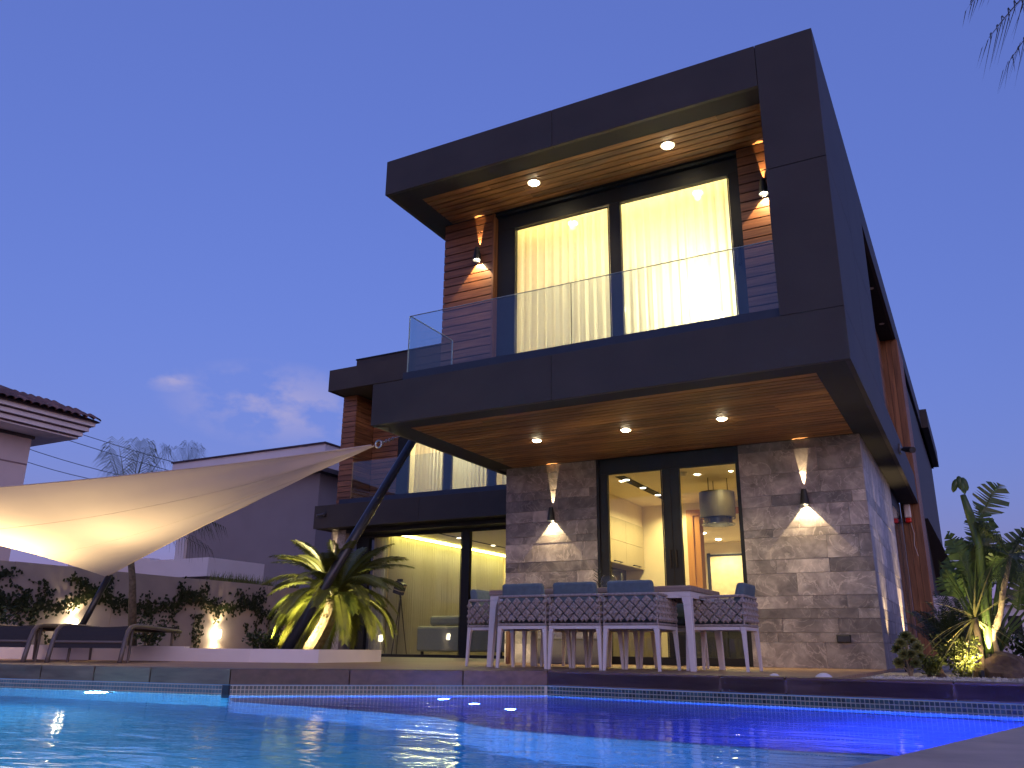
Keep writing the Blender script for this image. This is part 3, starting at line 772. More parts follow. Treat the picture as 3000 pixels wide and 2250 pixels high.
# bedroom
room('bedroom', -5.04, -0.44, 1.27, 5.2, ZF, 5.75)
c = pleats(-4.32, -2.66, 1.50, ZF+0.02, 5.72, 14, 0.024, 1).build('sheer_curtain', M['curtain'], smooth=True)
tag(c, 'cream pleated sheer curtain in the left pane of the balcony window', 'curtain', 'bedroom curtains')
c = pleats(-2.68, -1.12, 1.47, ZF+0.02, 5.72, 13, 0.016, 2).build('sheer_curtain', M['curtain'], smooth=True)
tag(c, 'glowing sheer curtain in the right pane of the balcony window', 'curtain', 'bedroom curtains')
def globe_lamp(label, loc, r, watt, col, em, grp=None, drop=0.3):
    t = thing('globe_lamp', label, 'lamp', loc, grp)
    MB().lathe(loc, [(0.001, -r), (r*.5, -r*.86), (r*.86, -r*.5), (r, 0), (r*.86, r*.5), (r*.5, r*.86), (0.02, r)], 20).build('globe', emit('globe_glow', col, em), t, smooth=True)
    MB().tube([(loc[0], loc[1], loc[2]+r), (loc[0], loc[1], loc[2]+r+drop)], 0.008, 6).build('stem', M['frame'], t)
    lamp('POINT', 'bulb', t, (loc[0], loc[1]-r*1.6, loc[2]), watt, col, size=r)
globe_lamp('bedside globe lamp glowing behind the right balcony curtain', (-1.75, 2.25, 4.25), 0.11, 23, WARM2, 5, drop=1.35)
globe_lamp('globe lamp glowing behind the left balcony curtain', (-3.3, 2.9, 4.9), 0.09, 13, WARM2, 4, drop=0.72)
st = thing('cove_light', 'bright yellow light strip above the bedroom curtain', 'light strip', (-2.7, 1.38, 5.70), 'cove light strips')
MB().box(-4.3, -1.12, 1.36, 1.40, 5.70, 5.72).build('strip', emit('bedroom_cove', (1.0, 0.80, 0.25), 1.6), st)
# kitchen
kr = MB()
kr.quad((-4.55, 3.18, 0.0), (-4.55, 6.1, 0.0), (-4.55, 6.1, 2.56), (-4.55, 3.18, 2.56))
kr.box(-4.548, -4.222, 3.18, 6.098, 2.205, 2.558)
kr.quad((-1.2, 6.1, 0), (-1.2, 3.06, 0), (-1.2, 3.06, 2.56), (-1.2, 6.1, 2.56))
for q in ((-4.55, -3.22, 0, 2.56), (-2.25, -1.2, 0, 2.56), (-3.22, -2.25, 2.33, 2.56)):
    kr.quad((q[0], 6.1, q[2]), (q[1], 6.1, q[2]), (q[1], 6.1, q[3]), (q[0], 6.1, q[3]))
kr = kr.build('kitchen', M['cream'], V)
MB().quad((-4.55, 3.06, 2.56), (-4.55, 6.1, 2.56), (-1.2, 6.1, 2.56), (-1.2, 3.06, 2.56)).build('ceiling', M['ceil'], kr)
MB().quad((-4.55, 3.06, 0.01), (-1.2, 3.06, 0.01), (-1.2, 6.1, 0.01), (-4.55, 6.1, 0.01)).build('room_floor', M['floor'], kr)
tr = M['wood_trim'] = wood('oak_door_trim', 2, (0.38, 0.15, 0.025), (0.48, 0.21, 0.04), rand=0.05)
df = MB().box(-3.43, -3.32, 6.06, 6.099, 0, 2.44).build('door_frame', tr, kr)
MB().box(-3.32, -2.15, 6.06, 6.099, 2.34, 2.44).build('head', tr, df)
MB().box(-3.32, -3.215, 6.085, 6.30, 0, 2.34).build('lining', tr, df)
room('hallway', -5.05, -2.2, 6.31, 11.2, 0.0, 2.5)
hd = MB().box(-4.46, -3.4, 11.13, 11.18, 0.0, 2.2).build('hall_door', simple('hall_door_panel', (0.60, 0.48, 0.27), 0.5), V)
MB().box(-4.53, -4.462, 11.11, 11.19, 0.0, 2.27).build('door_frame', M['frame'], hd)
MB().box(-4.46, -3.4, 11.11, 11.19, 2.201, 2.24).build('door_head', M['frame'], hd)
# wall cupboards
cb = thing('wall_cupboard', 'cream kitchen wall cupboard with bar handles behind the door glass', 'cupboard', (-4.1, 5.3, 1.48))
cm_ = simple('cream_laminate', (0.40, 0.33, 0.20), 0.4, var=0.03)
MB().box(-4.54, -4.222, 4.40, 6.08, 1.48, 2.20).build('carcass', cm_, cb)
for k in range(2):
    for z0, z1 in ((1.485, 1.84), (1.845, 2.195)):
        y0 = 4.405+k*0.838
        p = MB().box(-4.221, -4.203, y0, y0+0.834, z0, z1).build('cupboard_door', cm_, cb)
        if z0 < 1.6:
            MB().box(-4.202, -4.176, y0+0.28, y0+0.29, 1.50, 1.515).box(-4.202, -4.176, y0+0.55, y0+0.56, 1.50, 1.515).box(-4.176, -4.166, y0+0.26, y0+0.58, 1.50, 1.515).build('handle', M['frame'], p)
ct = thing('kitchen_counter', 'dark kitchen counter under the cream wall cupboard', 'counter', (-4.0, 5.0, 0))
MB().box(-4.54, -3.96, 3.6, 6.05, 0.02, 0.88).build('cabinet', simple('grey_cabinet', (0.16, 0.145, 0.11), 0.5), ct)
MB().box(-4.54, -3.92, 3.58, 6.06, 0.881, 0.92).build('worktop', simple('dark_worktop', (0.07, 0.06, 0.05), 0.25), ct)
MB().box(-4.545, -4.53, 3.6, 6.05, 0.921, 1.479).build('splashback', simple('dark_splashback', (0.06, 0.052, 0.042), 0.2), ct)
for k, (y, r, h, mm_) in enumerate(((5.35, 0.06, 0.24, (0.35, 0.33, 0.3)), (5.62, 0.055, 0.2, (0.05, 0.05, 0.05)), (4.85, 0.03, 0.4, (0.10, 0.10, 0.09)))):
    nm = ('kettle', 'coffee_pot', 'tall_bottle')[k]
    o = MB().lathe((-4.15, y, 0.921), [(r, 0), (r*1.05, h*.3), (r*.9, h*.8), (r*.5, h), (0.005, h*1.03)], 16, cap0=True).build(nm, simple(nm+'_mat', mm_, 0.25, metal=0.5), smooth=True)
    tag(o, ('steel kettle on the kitchen counter', 'small black coffee pot beside the steel kettle', 'tall dark bottle on the kitchen counter')[k], ('kettle', 'pot', 'bottle')[k])
isl = thing('kitchen_island', 'cream kitchen island with a steel tap under the cylinder hood', 'island', (-2.3, 4.8, 0))
MB().box(-2.95, -1.4, 4.45, 5.15, 0.02, 0.87).build('body', simple('island_dark', (0.06, 0.055, 0.05), 0.35), isl)
MB().box(-3.0, -1.38, 4.40, 5.2, 0.871, 0.92).build('worktop', simple('island_top', (0.5, 0.44, 0.34), 0.3), isl)
MB().tube([(-1.95, 5.0, 0.92), (-1.95, 5.0, 1.12), (-1.95, 4.96, 1.17), (-1.95, 4.86, 1.16), (-1.95, 4.83, 1.12)], 0.012, 8).build('tap', simple('steel_tap', (0.6, 0.58, 0.55), 0.2, metal=0.9), isl)
for k in range(3): MB().box(-2.9+k*0.5, -2.43+k*0.5, 4.43, 4.449, 0.08, 0.84).build('drawer_front', simple('island_front', (0.05, 0.047, 0.043), 0.3), isl)
hood = thing('range_hood', 'cylindrical steel range hood hanging over the kitchen island', 'hood', (-2.40, 4.2, 1.9))
hm = simple('brushed_hood', (0.06, 0.047, 0.026), 0.42, metal=0.0, var=0.05)
MB().lathe((-2.40, 4.2, 0), [(0.25, 2.36), (0.25, 1.995), (0.242, 1.985)], 40, cap0=True).build('drum', hm, hood, smooth=False)
MB().lathe((-2.40, 4.2, 0), [(0.236, 1.99), (0.20, 1.985), (0.20, 1.90), (0.236, 1.895), (0.236, 1.91)], 40).build('skirt', simple('hood_skirt', (0.10, 0.09, 0.08), 0.25, metal=0.7), hood)
for a in range(3):
    MB().tube([(-2.40+.16*math.cos(a*2.1), 4.2+.16*math.sin(a*2.1), 2.36), (-2.40+.16*math.cos(a*2.1), 4.2+.16*math.sin(a*2.1), 2.56)], 0.006, 6).build('hanger', hm, hood)
sm = MB().lathe((-2.67, 3.52, 2.50), [(0.001, 0), (0.035, 0.002), (0.04, 0.02), (0.055, 0.024), (0.058, 0.058)], 20).build('smoke_detector', simple('white_plastic', (0.75, 0.68, 0.55), 0.5))
tag(sm, 'round white smoke detector on the kitchen ceiling', 'detector')
slot = thing('slot_light', 'black recessed slot light with small spots in the kitchen ceiling', 'ceiling light', (-3.57, 4.5, 2.55))
MB().box(-3.64, -3.50, 3.40, 6.0, 2.552, 2.558).build('trough', M['back'], slot)
hot = emit('hot_lens', (1.0, 0.86, 0.58), 3.0)
for y in (3.67, 4.37, 5.06, 5.7):
    MB().disc((-3.57, y, 2.549), 0.045).build('lens', hot, slot)
    lamp('SPOT', 'bulb', slot, (-3.57, y, 2.53), 7.0, WARM, (0, 0, -1), 0.03, 150, 0.6)
def downlight(label, x, y, z, r=0.05, watt=4, col=WARM, em=6.0, ang=110, grp='recessed downlights', soft=0.04):
    t = thing('downlight', label, 'downlight', (x, y, z), grp)
    MB().lathe((x, y, z), [(r*1.0, -0.004), (r*1.3, -0.004), (r*1.32, 0.004)], 24).build('ring', simple('downlight_ring', (0.45, 0.4, 0.34), 0.4), t)
    MB().lathe((x, y, z-0.004), [(0.001, -r*.36), (r*.4, -r*.33), (r*.75, -r*.22), (r*.93, -r*.1), (r, 0)], 24).build('lens', emit('downlight_lens', (1.0, 0.83, 0.52), em), t)
    lamp('SPOT', 'bulb', t, (x, y, z-0.012-r*.8), watt, col, (0, 0, -1), soft, ang, 0.5)
for y, w_ in ((9.35, 'nearer'), (10.5, 'farther')):
    downlight('%s bright downlight in the hallway ceiling' % w_, -4.08, y, 2.497, 0.06, 12, WARM2, 6, 160, 'hallway downlights')
downlight('small downlight in the kitchen ceiling beside the hood', -2.05, 3.7, 2.557, 0.03, 5, WARM, 4, 150, 'kitchen downlights')
lamp('POINT', 'kitchen_fill_bulb', hood, (-2.40, 4.2, 1.84), 1.2, WARM, size=0.05)
# living room
lv = room('living_room', -11.25, -5.3, 7.73, 13.4, 0.0, 2.70, floor=M['floor'])
MB().box(-10.2, -5.35, 8.0, 13.3, 2.64, 2.69).build('dropped_ceiling', M['ceil'], lv)
dr = pleats(7.95, 13.3, -10.98, 0.01, 2.64, 60, 0.022, 5, axis='y').build('drape', M['curtain2'], smooth=True)
tag(dr, 'long yellow-green drape along the living room wall under the light strip', 'curtain', 'living room drapes')
dr = pleats(-11.30, -10.93, 7.80, 0.01, 2.66, 6, 0.035, 6).build('drape', M['curtain2'], smooth=True)
tag(dr, 'short gathered drape at the left end of the living room window', 'curtain', 'living room drapes')
st = thing('cove_light', 'long yellow light strip running above the living room drape', 'light strip', (-10.85, 10.5, 2.65), 'cove light strips')
MB().box(-10.90, -10.84, 7.95, 13.3, 2.655, 2.675).build('strip', emit('living_cove', (1.0, 0.88, 0.24), 3.0), st)
lamp('AREA', 'cove_glow', st, (-10.72, 10.6, 2.62), 7, (1.0, 0.86, 0.40), (-0.35, 0, -1), sx=0.05, sy=5.2).rotation_euler = (0, R_(-20), 0)
sl2 = thing('slot_light', 'thin dark slot with spots in the living room ceiling', 'ceiling light', (-9.75, 10.0, 2.63))
MB().box(-9.79, -9.71, 8.02, 13.0, 2.634, 2.639).build('trough', M['back'], sl2)
for y in (8.96, 10.56, 12.1):
    MB().disc((-9.75, y, 2.631), 0.05).build('lens', hot, sl2)
    lamp('SPOT', 'bulb', sl2, (-9.75, y, 2.61), 2.4, WARM2, (0, 0, -1), 0.03, 130, 0.6)
so = thing('sofa', 'grey upholstered sofa seen from behind through the living room window', 'sofa', (-9.3, 8.8, 0))
sfm = simple('grey_upholstery', (0.30, 0.29, 0.22), 0.85, var=0.08, scale=30)
MB().box(-10.45, -8.2, 8.40, 8.62, 0.11, 0.645).build('back', sfm, so, bevel=0.05)
MB().box(-10.42, -8.22, 8.63, 9.35, 0.12, 0.42).build('seat', sfm, so, bevel=0.05)
for x in (-10.20, -9.18): MB().box(x, x+0.98, 8.52, 8.72, 0.66, 0.87).build('cushion', sfm, so, bevel=0.06)
for x in (-10.35, -8.35): MB().box(x, x+0.05, 8.45, 8.5, 0.0, 0.109).build('leg', M['frame'], so)
fl = thing('floor_lamp', 'studio style tripod floor lamp beside the living room drape', 'lamp', (-10.68, 8.06, 0))
for a in (0.3, 2.4, 4.5):
    MB().tube([(-10.68, 8.06, 1.25), (-10.68+.2*math.cos(a), 8.06+.2*math.sin(a), 0.0)], [0.014, 0.010], 8).build('leg', simple('lamp_wood', (0.05, 0.04, 0.03), 0.5), fl)
hb = MB().hexa([(-10.86, 7.98, 1.36), (-10.66, 7.98, 1.30), (-10.66, 8.14, 1.30), (-10.86, 8.14, 1.36)], [(-10.79, 7.98, 1.63), (-10.57, 7.98, 1.54), (-10.57, 8.14, 1.54), (-10.79, 8.14, 1.63)]).build('head', M['frame'], fl, bevel=0.012)
MB().box(-10.77, -10.67, 8.02, 8.1, 1.601, 1.66).build('cap', M['frame'], hb)
for z in (0.28, 0.72): MB().hexa([(-10.865+.07*z, 7.965, 1.36+.27*z), (-10.655+.09*z, 7.965, 1.30+.24*z), (-10.655+.09*z, 8.155, 1.30+.24*z), (-10.865+.07*z, 8.155, 1.36+.27*z)], [(-10.86+.07*z, 7.965, 1.38+.27*z), (-10.65+.09*z, 7.965, 1.32+.24*z), (-10.65+.09*z, 8.155, 1.32+.24*z), (-10.86+.07*z, 8.155, 1.38+.27*z)]).build('band', simple('brass_band', (0.45, 0.36, 0.18), 0.3, metal=0.8), hb)
MB().tube([(-10.68, 8.06, 1.24), (-10.70, 8.06, 1.33)], 0.02, 8).build('bracket', M['frame'], fl)
# terrace room in the wing
room('terrace_room', -11.0, -5.4, 8.16, 11.5, ZF, 5.9)
c = pleats(-10.70, -8.44, 8.36, ZF+0.02, 5.7, 22, 0.028, 8).build('sheer_curtain', M['curtain'], smooth=True)
tag(c, 'cream sheer curtain behind the glazing of the set-back wing terrace', 'curtain')
c = pleats(-8.3, -6.9, 8.36, ZF+0.02, 5.7, 14, 0.028, 9).build('sheer_curtain', M['curtain'], smooth=True)
tag(c, 'sheer curtain behind the wing glazing next to the stone wall', 'curtain')
globe_lamp('globe lamp glowing behind the terrace curtain of the wing', (-9.6, 9.4, 5.2), 0.1, 20, WARM2, 3)

# ------------------------------------------------------------------ outdoor lamps of the villa
for k, (x, y) in enumerate(((-3.54, 0.62), (-1.77, 0.61))):
    downlight('bright downlight in the %s of the balcony soffit' % ('left half', 'right half')[k], x, y, ZS-0.004, 0.068, 2.4, WARM, 9, 130, 'balcony downlights')
for k, x in enumerate((-3.954, -2.75, -1.582)):
    downlight('%s downlight in the timber soffit over the dining table' % ('leftmost', 'middle', 'rightmost')[k], x, 1.525, ZB-0.004, 0.055, 4.5, WARM, 9, 130, 'terrace downlights')
for k, (x, y) in enumerate(((-0.145, 6.06), (-0.15, 7.8))):
    t = thing('downlight', '%s small unlit downlight under the side roof edge' % ('nearer', 'farther')[k], 'downlight', (x, y, ZS), 'side downlights')
    MB().lathe((x, y, ZS), [(0.001, -0.003), (0.035, -0.003), (0.045, -0.005), (0.047, 0.0)], 18).build('ring', simple('satin_ring', (0.6, 0.56, 0.5), 0.3), t)
black_in = simple('lamp_body_black', (0.012, 0.012, 0.013), 0.45)
def wall_lamp(label, x, y, zb, col, wd, wu, grp='cone wall lamps', fy=None):
    """black cone with open ends: a wide wash down, a narrow one up; y is the wall face"""
    h = 0.19; cy = y-0.072
    t = thing('wall_lamp', label, 'wall lamp', (x, y, zb), grp)
    MB().lathe((x, cy, zb), [(0.058, 0), (0.030, h), (0.027, h), (0.054, 0)], 24).build('cone', black_in, t, smooth=False)
    MB().box(x-0.02, x+0.02, cy+0.03, y-0.001, zb+0.07, zb+0.13).build('bracket', black_in, t)
    MB().disc((x, cy, zb+0.035), 0.046, 20).build('lens', emit('wall_lamp_lens', (1.0, 0.88, 0.62), 5.0), t)
    lamp('SPOT', 'bulb', t, (x, cy+0.034, zb+0.024), wd, col, (0, 0.10, -1), 0.006, 84, 0.06)
    lamp('SPOT', 'bulb', t, (x, y-0.020, zb+h+0.004), wu, col, (0, 0.09, 1), 0.003, 21, 0.10)
WL = (1.0, 0.74, 0.38)
wall_lamp('cone wall lamp on the stone between the kitchen door and the living room', -4.40, D1, 1.895, WL, 7.0, 11.0)
wall_lamp('cone wall lamp on the stone right of the kitchen door', -0.975, D1, 1.885, WL, 7.0, 11.0)
wall_lamp('cone wall lamp on the timber left of the balcony window', -4.60, UW, 5.16, (1.0, 0.66, 0.30), 7.5, 9.0)
wall_lamp('cone wall lamp on the timber right of the balcony window', -0.80, UW, 5.14, (1.0, 0.66, 0.30), 7.5, 9.0)
wall_lamp('cone wall lamp on the stone pier behind the sago palm', -11.96, 7.2, 1.98, WL, 6, 11.0)
# small fixtures
ut = simple('dark_fixture', (0.035, 0.035, 0.04), 0.4)
cc = thing('security_camera', 'dark bullet security camera on the right side band', 'camera', (0.0, 5.3, 2.98), 'security cameras')
MB().box(0.0, 0.03, 5.24, 5.36, 2.92, 3.06).build('base', simple('camera_base', (0.10, 0.105, 0.13), 0.4), cc, bevel=0.005)
MB().tube([(0.03, 5.3, 2.98), (0.10, 5.22, 2.96)], 0.018, 8).build('arm', ut, cc)
MB().tube([(0.08, 5.26, 2.97), (0.19, 5.02, 2.90)], [0.04, 0.045], 12).build('barrel', ut, cc)
cc = thing('security_camera', 'small dark security camera on the wing band above the sago palm', 'camera', (-11.98, 6.82, 3.0), 'security cameras')
MB().tube([(-11.98, 6.82, 3.02), (-11.98, 6.76, 3.02)], 0.05, 12).build('base', ut, cc)
MB().tube([(-11.98, 6.77, 3.02), (-12.08, 6.66, 2.98)], 0.032, 10).build('barrel', ut, cc)
si = thing('alarm_siren', 'white alarm siren with a red lens on the side wall', 'siren', (-0.19, 8.66, 2.58))
MB().box(-0.245, -0.135, 8.66, 8.745, 2.47, 2.72-0.004).build('housing', M['plaster'], si, bevel=0.02)
MB().box(-0.24, -0.14, 8.655, 8.74, 2.385, 2.468).build('lens', simple('red_lens', (0.65, 0.02, 0.015), 0.25), si, bevel=0.02)
MB().tube([(-0.16, 8.72, 2.39), (-0.13, 8.73, 2.2), (-0.15, 8.735, 2.0), (-0.11, 8.735, 1.8)], 0.004, 5).build('cable', M['plaster'], si)
vt = thing('socket_box', 'small black outdoor socket box low on the right stone wall', 'socket box', (-0.70, D1, 0.29))
MB().box(-0.775, -0.622, D1-0.035, D1-0.004, 0.285, 0.372).build('box', M['frame'], vt, bevel=0.006)
MB().box(-0.765, -0.632, D1-0.042, D1-0.0355, 0.293, 0.364).build('lid', ut, vt, bevel=0.003)
sp = thing('ground_spot', 'garden spotlight washing the side stone wall', 'spotlight', (-0.1, 4.2, -0.03), 'garden spotlights')
MB().tube([(-0.12, 3.6, -0.03), (-0.14, 3.6, 0.06)], 0.03, 10).build('housing', M['frame'], sp)
lamp('SPOT', 'bulb', sp, (-0.04, 3.5, 0.08), 14.0, WL, (-0.26, 0.16, 1), 0.015, 50, 0.9)
sp = thing('ground_spot', 'garden spotlight at the far end of the side stone wall', 'spotlight', (-0.1, 6.3, -0.03), 'garden spotlights')
MB().tube([(-0.11, 6.2, -0.03), (-0.13, 6.2, 0.06)], 0.03, 10).build('housing', M['frame'], sp)
lamp('SPOT', 'bulb', sp, (-0.04, 5.9, 0.08), 36.0, WL, (-0.24, 0.05, 1), 0.015, 50, 0.9)
sp = thing('ground_spot', 'garden spotlight washing the timber fins on the side', 'spotlight', (0.12, 9.4, -0.03), 'garden spotlights')
MB().tube([(0.14, 9.4, -0.03), (0.12, 9.4, 0.06)], 0.03, 10).build('housing', M['frame'], sp)
lamp('SPOT', 'bulb', sp, (0.13, 9.4, 0.08), 40.0, WL, (-0.03, 0.0, 1), 0.02, 50, 0.8)
# ------------------------------------------------------------------ dining table and chairs
M['lilac'] = simple('pale_powder_coat', (0.66, 0.62, 0.62), 0.5, var=0.04)
M['rope'] = simple('taupe_strap', (0.31, 0.27, 0.255), 0.75, var=0.25, scale=40, bump=0.2)
M['blue'] = simple('blue_cushion', (0.10, 0.145, 0.175), 0.8, var=0.12, scale=25, bump=0.1)
M['top'] = wood('table_top_slats', 0, (0.20, 0.14, 0.11), (0.34, 0.25, 0.20), rand=0.05)
TX0, TX1, TY0, TY1 = -3.72, -1.60, 0.0, 0.98
tb = thing('dining_table', 'long outdoor dining table with pale tapered legs and a dark slatted top', 'table', (-2.66, 0.49, 0))
MB().box(TX0-0.01, TX1+0.01, TY0-0.01, TY1+0.01, 0.705, 0.755).build('table_top', M['top'], tb, bevel=0.006)
MB().box(TX0+0.05, TX1-0.05, TY0+0.002, TY0+0.035, 0.645, 0.703).box(TX0+0.05, TX1-0.05, TY1-0.035, TY1-0.002, 0.645, 0.703).box(TX0+0.002, TX0+0.035, TY0+0.05, TY1-0.05, 0.645, 0.703).box(TX1-0.035, TX1-0.002, TY0+0.05, TY1-0.05, 0.645, 0.703).build('apron', M['lilac'], tb)
def corner_leg(x, y, sx, sy, h, wt, wb, lean=0.0, arch=0.0):
    """tapered leg with its outer edges at (x, y); sx, sy point inward"""
    mb = MB()
    prof = [(0.0, wb), (h*0.82, wt*0.86), (h*0.93, wt*1.05), (h*0.985, wt*1.6+arch), (h, wt*1.9+arch)]
    for k in range(len(prof)-1):
        (z0, w0), (z1, w1) = prof[k], prof[k+1]
        b = []
        for z, w in ((z0, w0), (z1, w1)):
            o = lean*(1-z/h)
            xa, ya = x-sx*o, y-sy*o
            t = min(w, wt)
            q = [(xa, ya, z), (xa+sx*w, ya, z), (xa+sx*w, ya+sy*t, z), (xa, ya+sy*t, z)]
            if sx*sy < 0: q = [q[0], q[3], q[2], q[1]]
            b.append(q)
        mb.hexa(b[0], b[1])
    return mb
for x, sx in ((TX0, 1), (TX1, -1)):
    for y, sy in ((TY0, 1), (TY1, -1)):
        corner_leg(x, y, sx, sy, 0.704, 0.085, 0.05, 0.02).build('leg', M['lilac'], tb, bevel=0.005)

def strap_cells(p0, ux, uz, w, h, nrm, mb, pitch=0.030):
    """basket weave: diagonal straps in pairs; puffed square pads at the crossings, open holes between"""
    s2 = math.sqrt(0.5); per = 2.55*pitch
    ux, uz, nrm, p0 = Vector(ux), Vector(uz), Vector(nrm), Vector(p0)
    lim = int((w+h)/per)+3
    pos = []
    for i in range(-lim, lim):
        for k in range(2): pos.append(i*per + k*pitch)
    for ia, a in enumerate(pos):
        for ib, b in enumerate(pos):
            cx = (a-b)*s2 + w/2; cz = (a+b)*s2 + h/2
            if not (pitch*.5 < cx < w-pitch*.5 and pitch*.55 < cz < h-pitch*.55): continue
            over = (ia+ib) % 2
            hs = pitch*0.63
            d1 = (ux*s2+uz*s2); d2 = (-ux*s2+uz*s2)
            c = p0 + ux*cx + uz*cz
            la, lb = (hs*1.12, hs*0.92) if over else (hs*0.92, hs*1.12)
            i = len(mb.v); out = nrm*(0.016 if over else 0.010)
            q = [c+d1*(la*sx)+d2*(lb*sy) for sx, sy in ((-1, -1), (1, -1), (1, 1), (-1, 1))]
            t = [c+d1*(la*.55*sx)+d2*(lb*.55*sy)+out for sx, sy in ((-1, -1), (1, -1), (1, 1), (-1, 1))]
            bq = [c+d1*(la*.55*sx)+d2*(lb*.55*sy)-out*.5 for sx, sy in ((-1, -1), (1, -1), (1, 1), (-1, 1))]
            mb.v += [tuple(v) for v in q+t+bq]
            mb.f.append((i+4, i+5, i+6, i+7)); mb.f.append((i+11, i+10, i+9, i+8))
            for k in range(4):
                j = (k+1) % 4
                mb.f.append((i+k, i+j, i+4+j, i+4+k)); mb.f.append((i+j, i+k, i+8+k, i+8+j))
    # single straps crossing the gaps
    for i in range(-lim, lim):
        g0 = i*per + pitch*1.28          # middle of a gap
        for b in pos:
            for sw in (0, 1):
                a_, b_ = (g0, b) if sw == 0 else (b, g0)
                cx = (a_-b_)*s2 + w/2; cz = (a_+b_)*s2 + h/2
                if not (pitch*.35 < cx < w-pitch*.35 and pitch*.35 < cz < h-pitch*.35): continue
                d1 = (ux*s2+uz*s2); d2 = (-ux*s2+uz*s2)
                if sw: d1, d2 = d2, d1
                c = p0 + ux*cx + uz*cz
                mb.quad(*[tuple(c+d1*(pitch*.4*sx)+d2*(pitch*.40*sy)) for sx, sy in ((-1, -1), (1, -1), (1, 1), (-1, 1))])
CWD, CDP = 0.53, 0.56
def make_chair():
    """chair at the origin, back at y = 0 towards -y, front at y = CDP"""
    t = thing('dining_chair', 'x', 'chair', (0, 0, 0), 'woven chairs round the dining table')
    w = CWD/2
    for sx in (-1, 1):
        for y, sy in ((0.0, 1), (CDP, -1)):
            corner_leg(sx*w, y, -sx, sy, 0.395, 0.045, 0.026, 0.012).build('leg', M['lilac'], t, bevel=0.004)
    MB().box(-w+.05, w-.05, 0.002, 0.04, 0.365, 0.394).box(-w+.05, w-.05, CDP-.04, CDP-.002, 0.365, 0.394).box(-w+.002, -w+.04, .05, CDP-.05, 0.365, 0.394).box(w-.04, w-.002, .05, CDP-.05, 0.365, 0.394).build('seat_rail', M['lilac'], t)
    MB().box(-w-.004, w+.004, -0.004, CDP+.004, 0.396, 0.418).build('base_rail', M['rope'], t, bevel=0.006)
    rope = [(-w, CDP, 0.66), (-w, 0.03, 0.672), (-w+.03, 0.0, 0.672), (w-.03, 0.0, 0.672), (w, 0.03, 0.672), (w, CDP, 0.66)]
    MB().tube(rope, 0.014, 8).build('top_rail', M['rope'], t)
    for q in ((-w+.008, .008), (w-.008, .008), (-w+.008, CDP-.01), (w-.008, CDP-.01)):
        MB().tube([(q[0], q[1], 0.41), (q[0], q[1], 0.665)], 0.009, 6).build('post', M['rope'], t)
    mb = MB()
    strap_cells((-w, 0.0, 0.418), (1, 0, 0), (0, 0, 1), CWD, 0.245, (0, -1, 0), mb)
    strap_cells((w, 0.0, 0.418), (0, 1, 0), (0, 0, 1), CDP, 0.24, (1, 0, 0), mb)
    strap_cells((-w, CDP, 0.418), (0, -1, 0), (0, 0, 1), CDP, 0.24, (-1, 0, 0), mb)
    stuff(mb.build('woven_shell', M['rope'], t))
    MB().box(-w+.07, w-.07, 0.15, CDP-.03, 0.42, 0.49).build('seat_cushion', M['blue'], t, bevel=0.025)
    MB().hexa([(-w+.035, .03, .50), (w-.035, .03, .50), (w-.035, .14, .50), (-w+.035, .14, .50)], [(-w+.045, -.02, .795), (w-.045, -.02, .795), (w-.045, .065, .795), (-w+.045, .065, .795)]).build('back_cushion', M['blue'], t, bevel=0.025)
    return t.o
proto = make_chair()
def copy_tree(o, parent=None):
    c = o.copy(); COL.objects.link(c); c.parent = parent
    for ch in list(o.children): copy_tree(ch, c)
    return c
spots = [(-3.215, -0.26, 0, 'woven dining chair with blue cushion, left of the three backing onto the pool'),
         (-2.655, -0.26, 0, 'woven dining chair with blue cushion, middle of the three backing onto the pool'),
         (-2.095, -0.26, 0, 'woven dining chair with blue cushion, right of the three backing onto the pool'),
         (-4.13, 0.50, -90, 'woven dining chair at the left end of the table'),
         (-1.19, 0.56, 90, 'woven dining chair at the right end of the table, seen side-on'),
         (-3.215, 1.26, 180, 'far side dining chair on the left, facing the pool'),
         (-2.655, 1.26, 180, 'far side dining chair in the middle, facing the pool'),
         (-2.095, 1.26, 180, 'far side dining chair on the right, facing the pool')]
for k, (x, y, a, lb) in enumerate(spots):
    o = proto if k == 0 else copy_tree(proto)
    o.location = (x, y, 0); o.rotation_euler = (0, 0, R_(a)); o['label'] = lb
# glass bowl with a twig on the table
bw = thing('glass_bowl', 'round glass bowl with a small dark twig on the dining table', 'bowl', (-2.62, 0.55, 0.755))
MB().lathe((-2.62, 0.55, 0.757), [(0.03, 0), (0.075, 0.03), (0.09, 0.08), (0.075, 0.14), (0.05, 0.165)], 24, cap0=True).build('bowl', M['glass'], bw, smooth=True)
tw_ = MB()
for k in range(14):
    a = k*2.4; z = 0.80+0.012*k
    tw_.tube([(-2.72, 0.5, z), (-2.72+.05*math.cos(a), 0.5+.05*math.sin(a), z+.03)], 0.004, 4)
tw_.tube([(-2.70, 0.52, 0.76), (-2.72, 0.5, 0.98)], 0.004, 5)
tw_.build('twig', simple('dark_twig', (0.02, 0.03, 0.02), 0.7), bw)
# timber parasol post and dark crate behind the table
po = tag(MB().box(-4.58, -4.53, 1.9, 1.95, 0.002, 0.95).build('timber_post', M['wood_z'], bevel=0.004), 'short timber post standing behind the dining chairs', 'post')
cr_ = thing('grey_planter_box', 'low grey box against the stone wall behind the chairs', 'box', (-4.05, 2.6, 0))
MB().box(-4.42, -3.55, 2.45, 2.85, 0.002, 0.30).build('body', simple('grey_box', (0.13, 0.12, 0.13), 0.6), cr_, bevel=0.008)
MB().box(-4.44, -3.53, 2.43, 2.87, 0.301, 0.325).build('lid', simple('grey_box_lid', (0.15, 0.14, 0.15), 0.5), cr_, bevel=0.006)

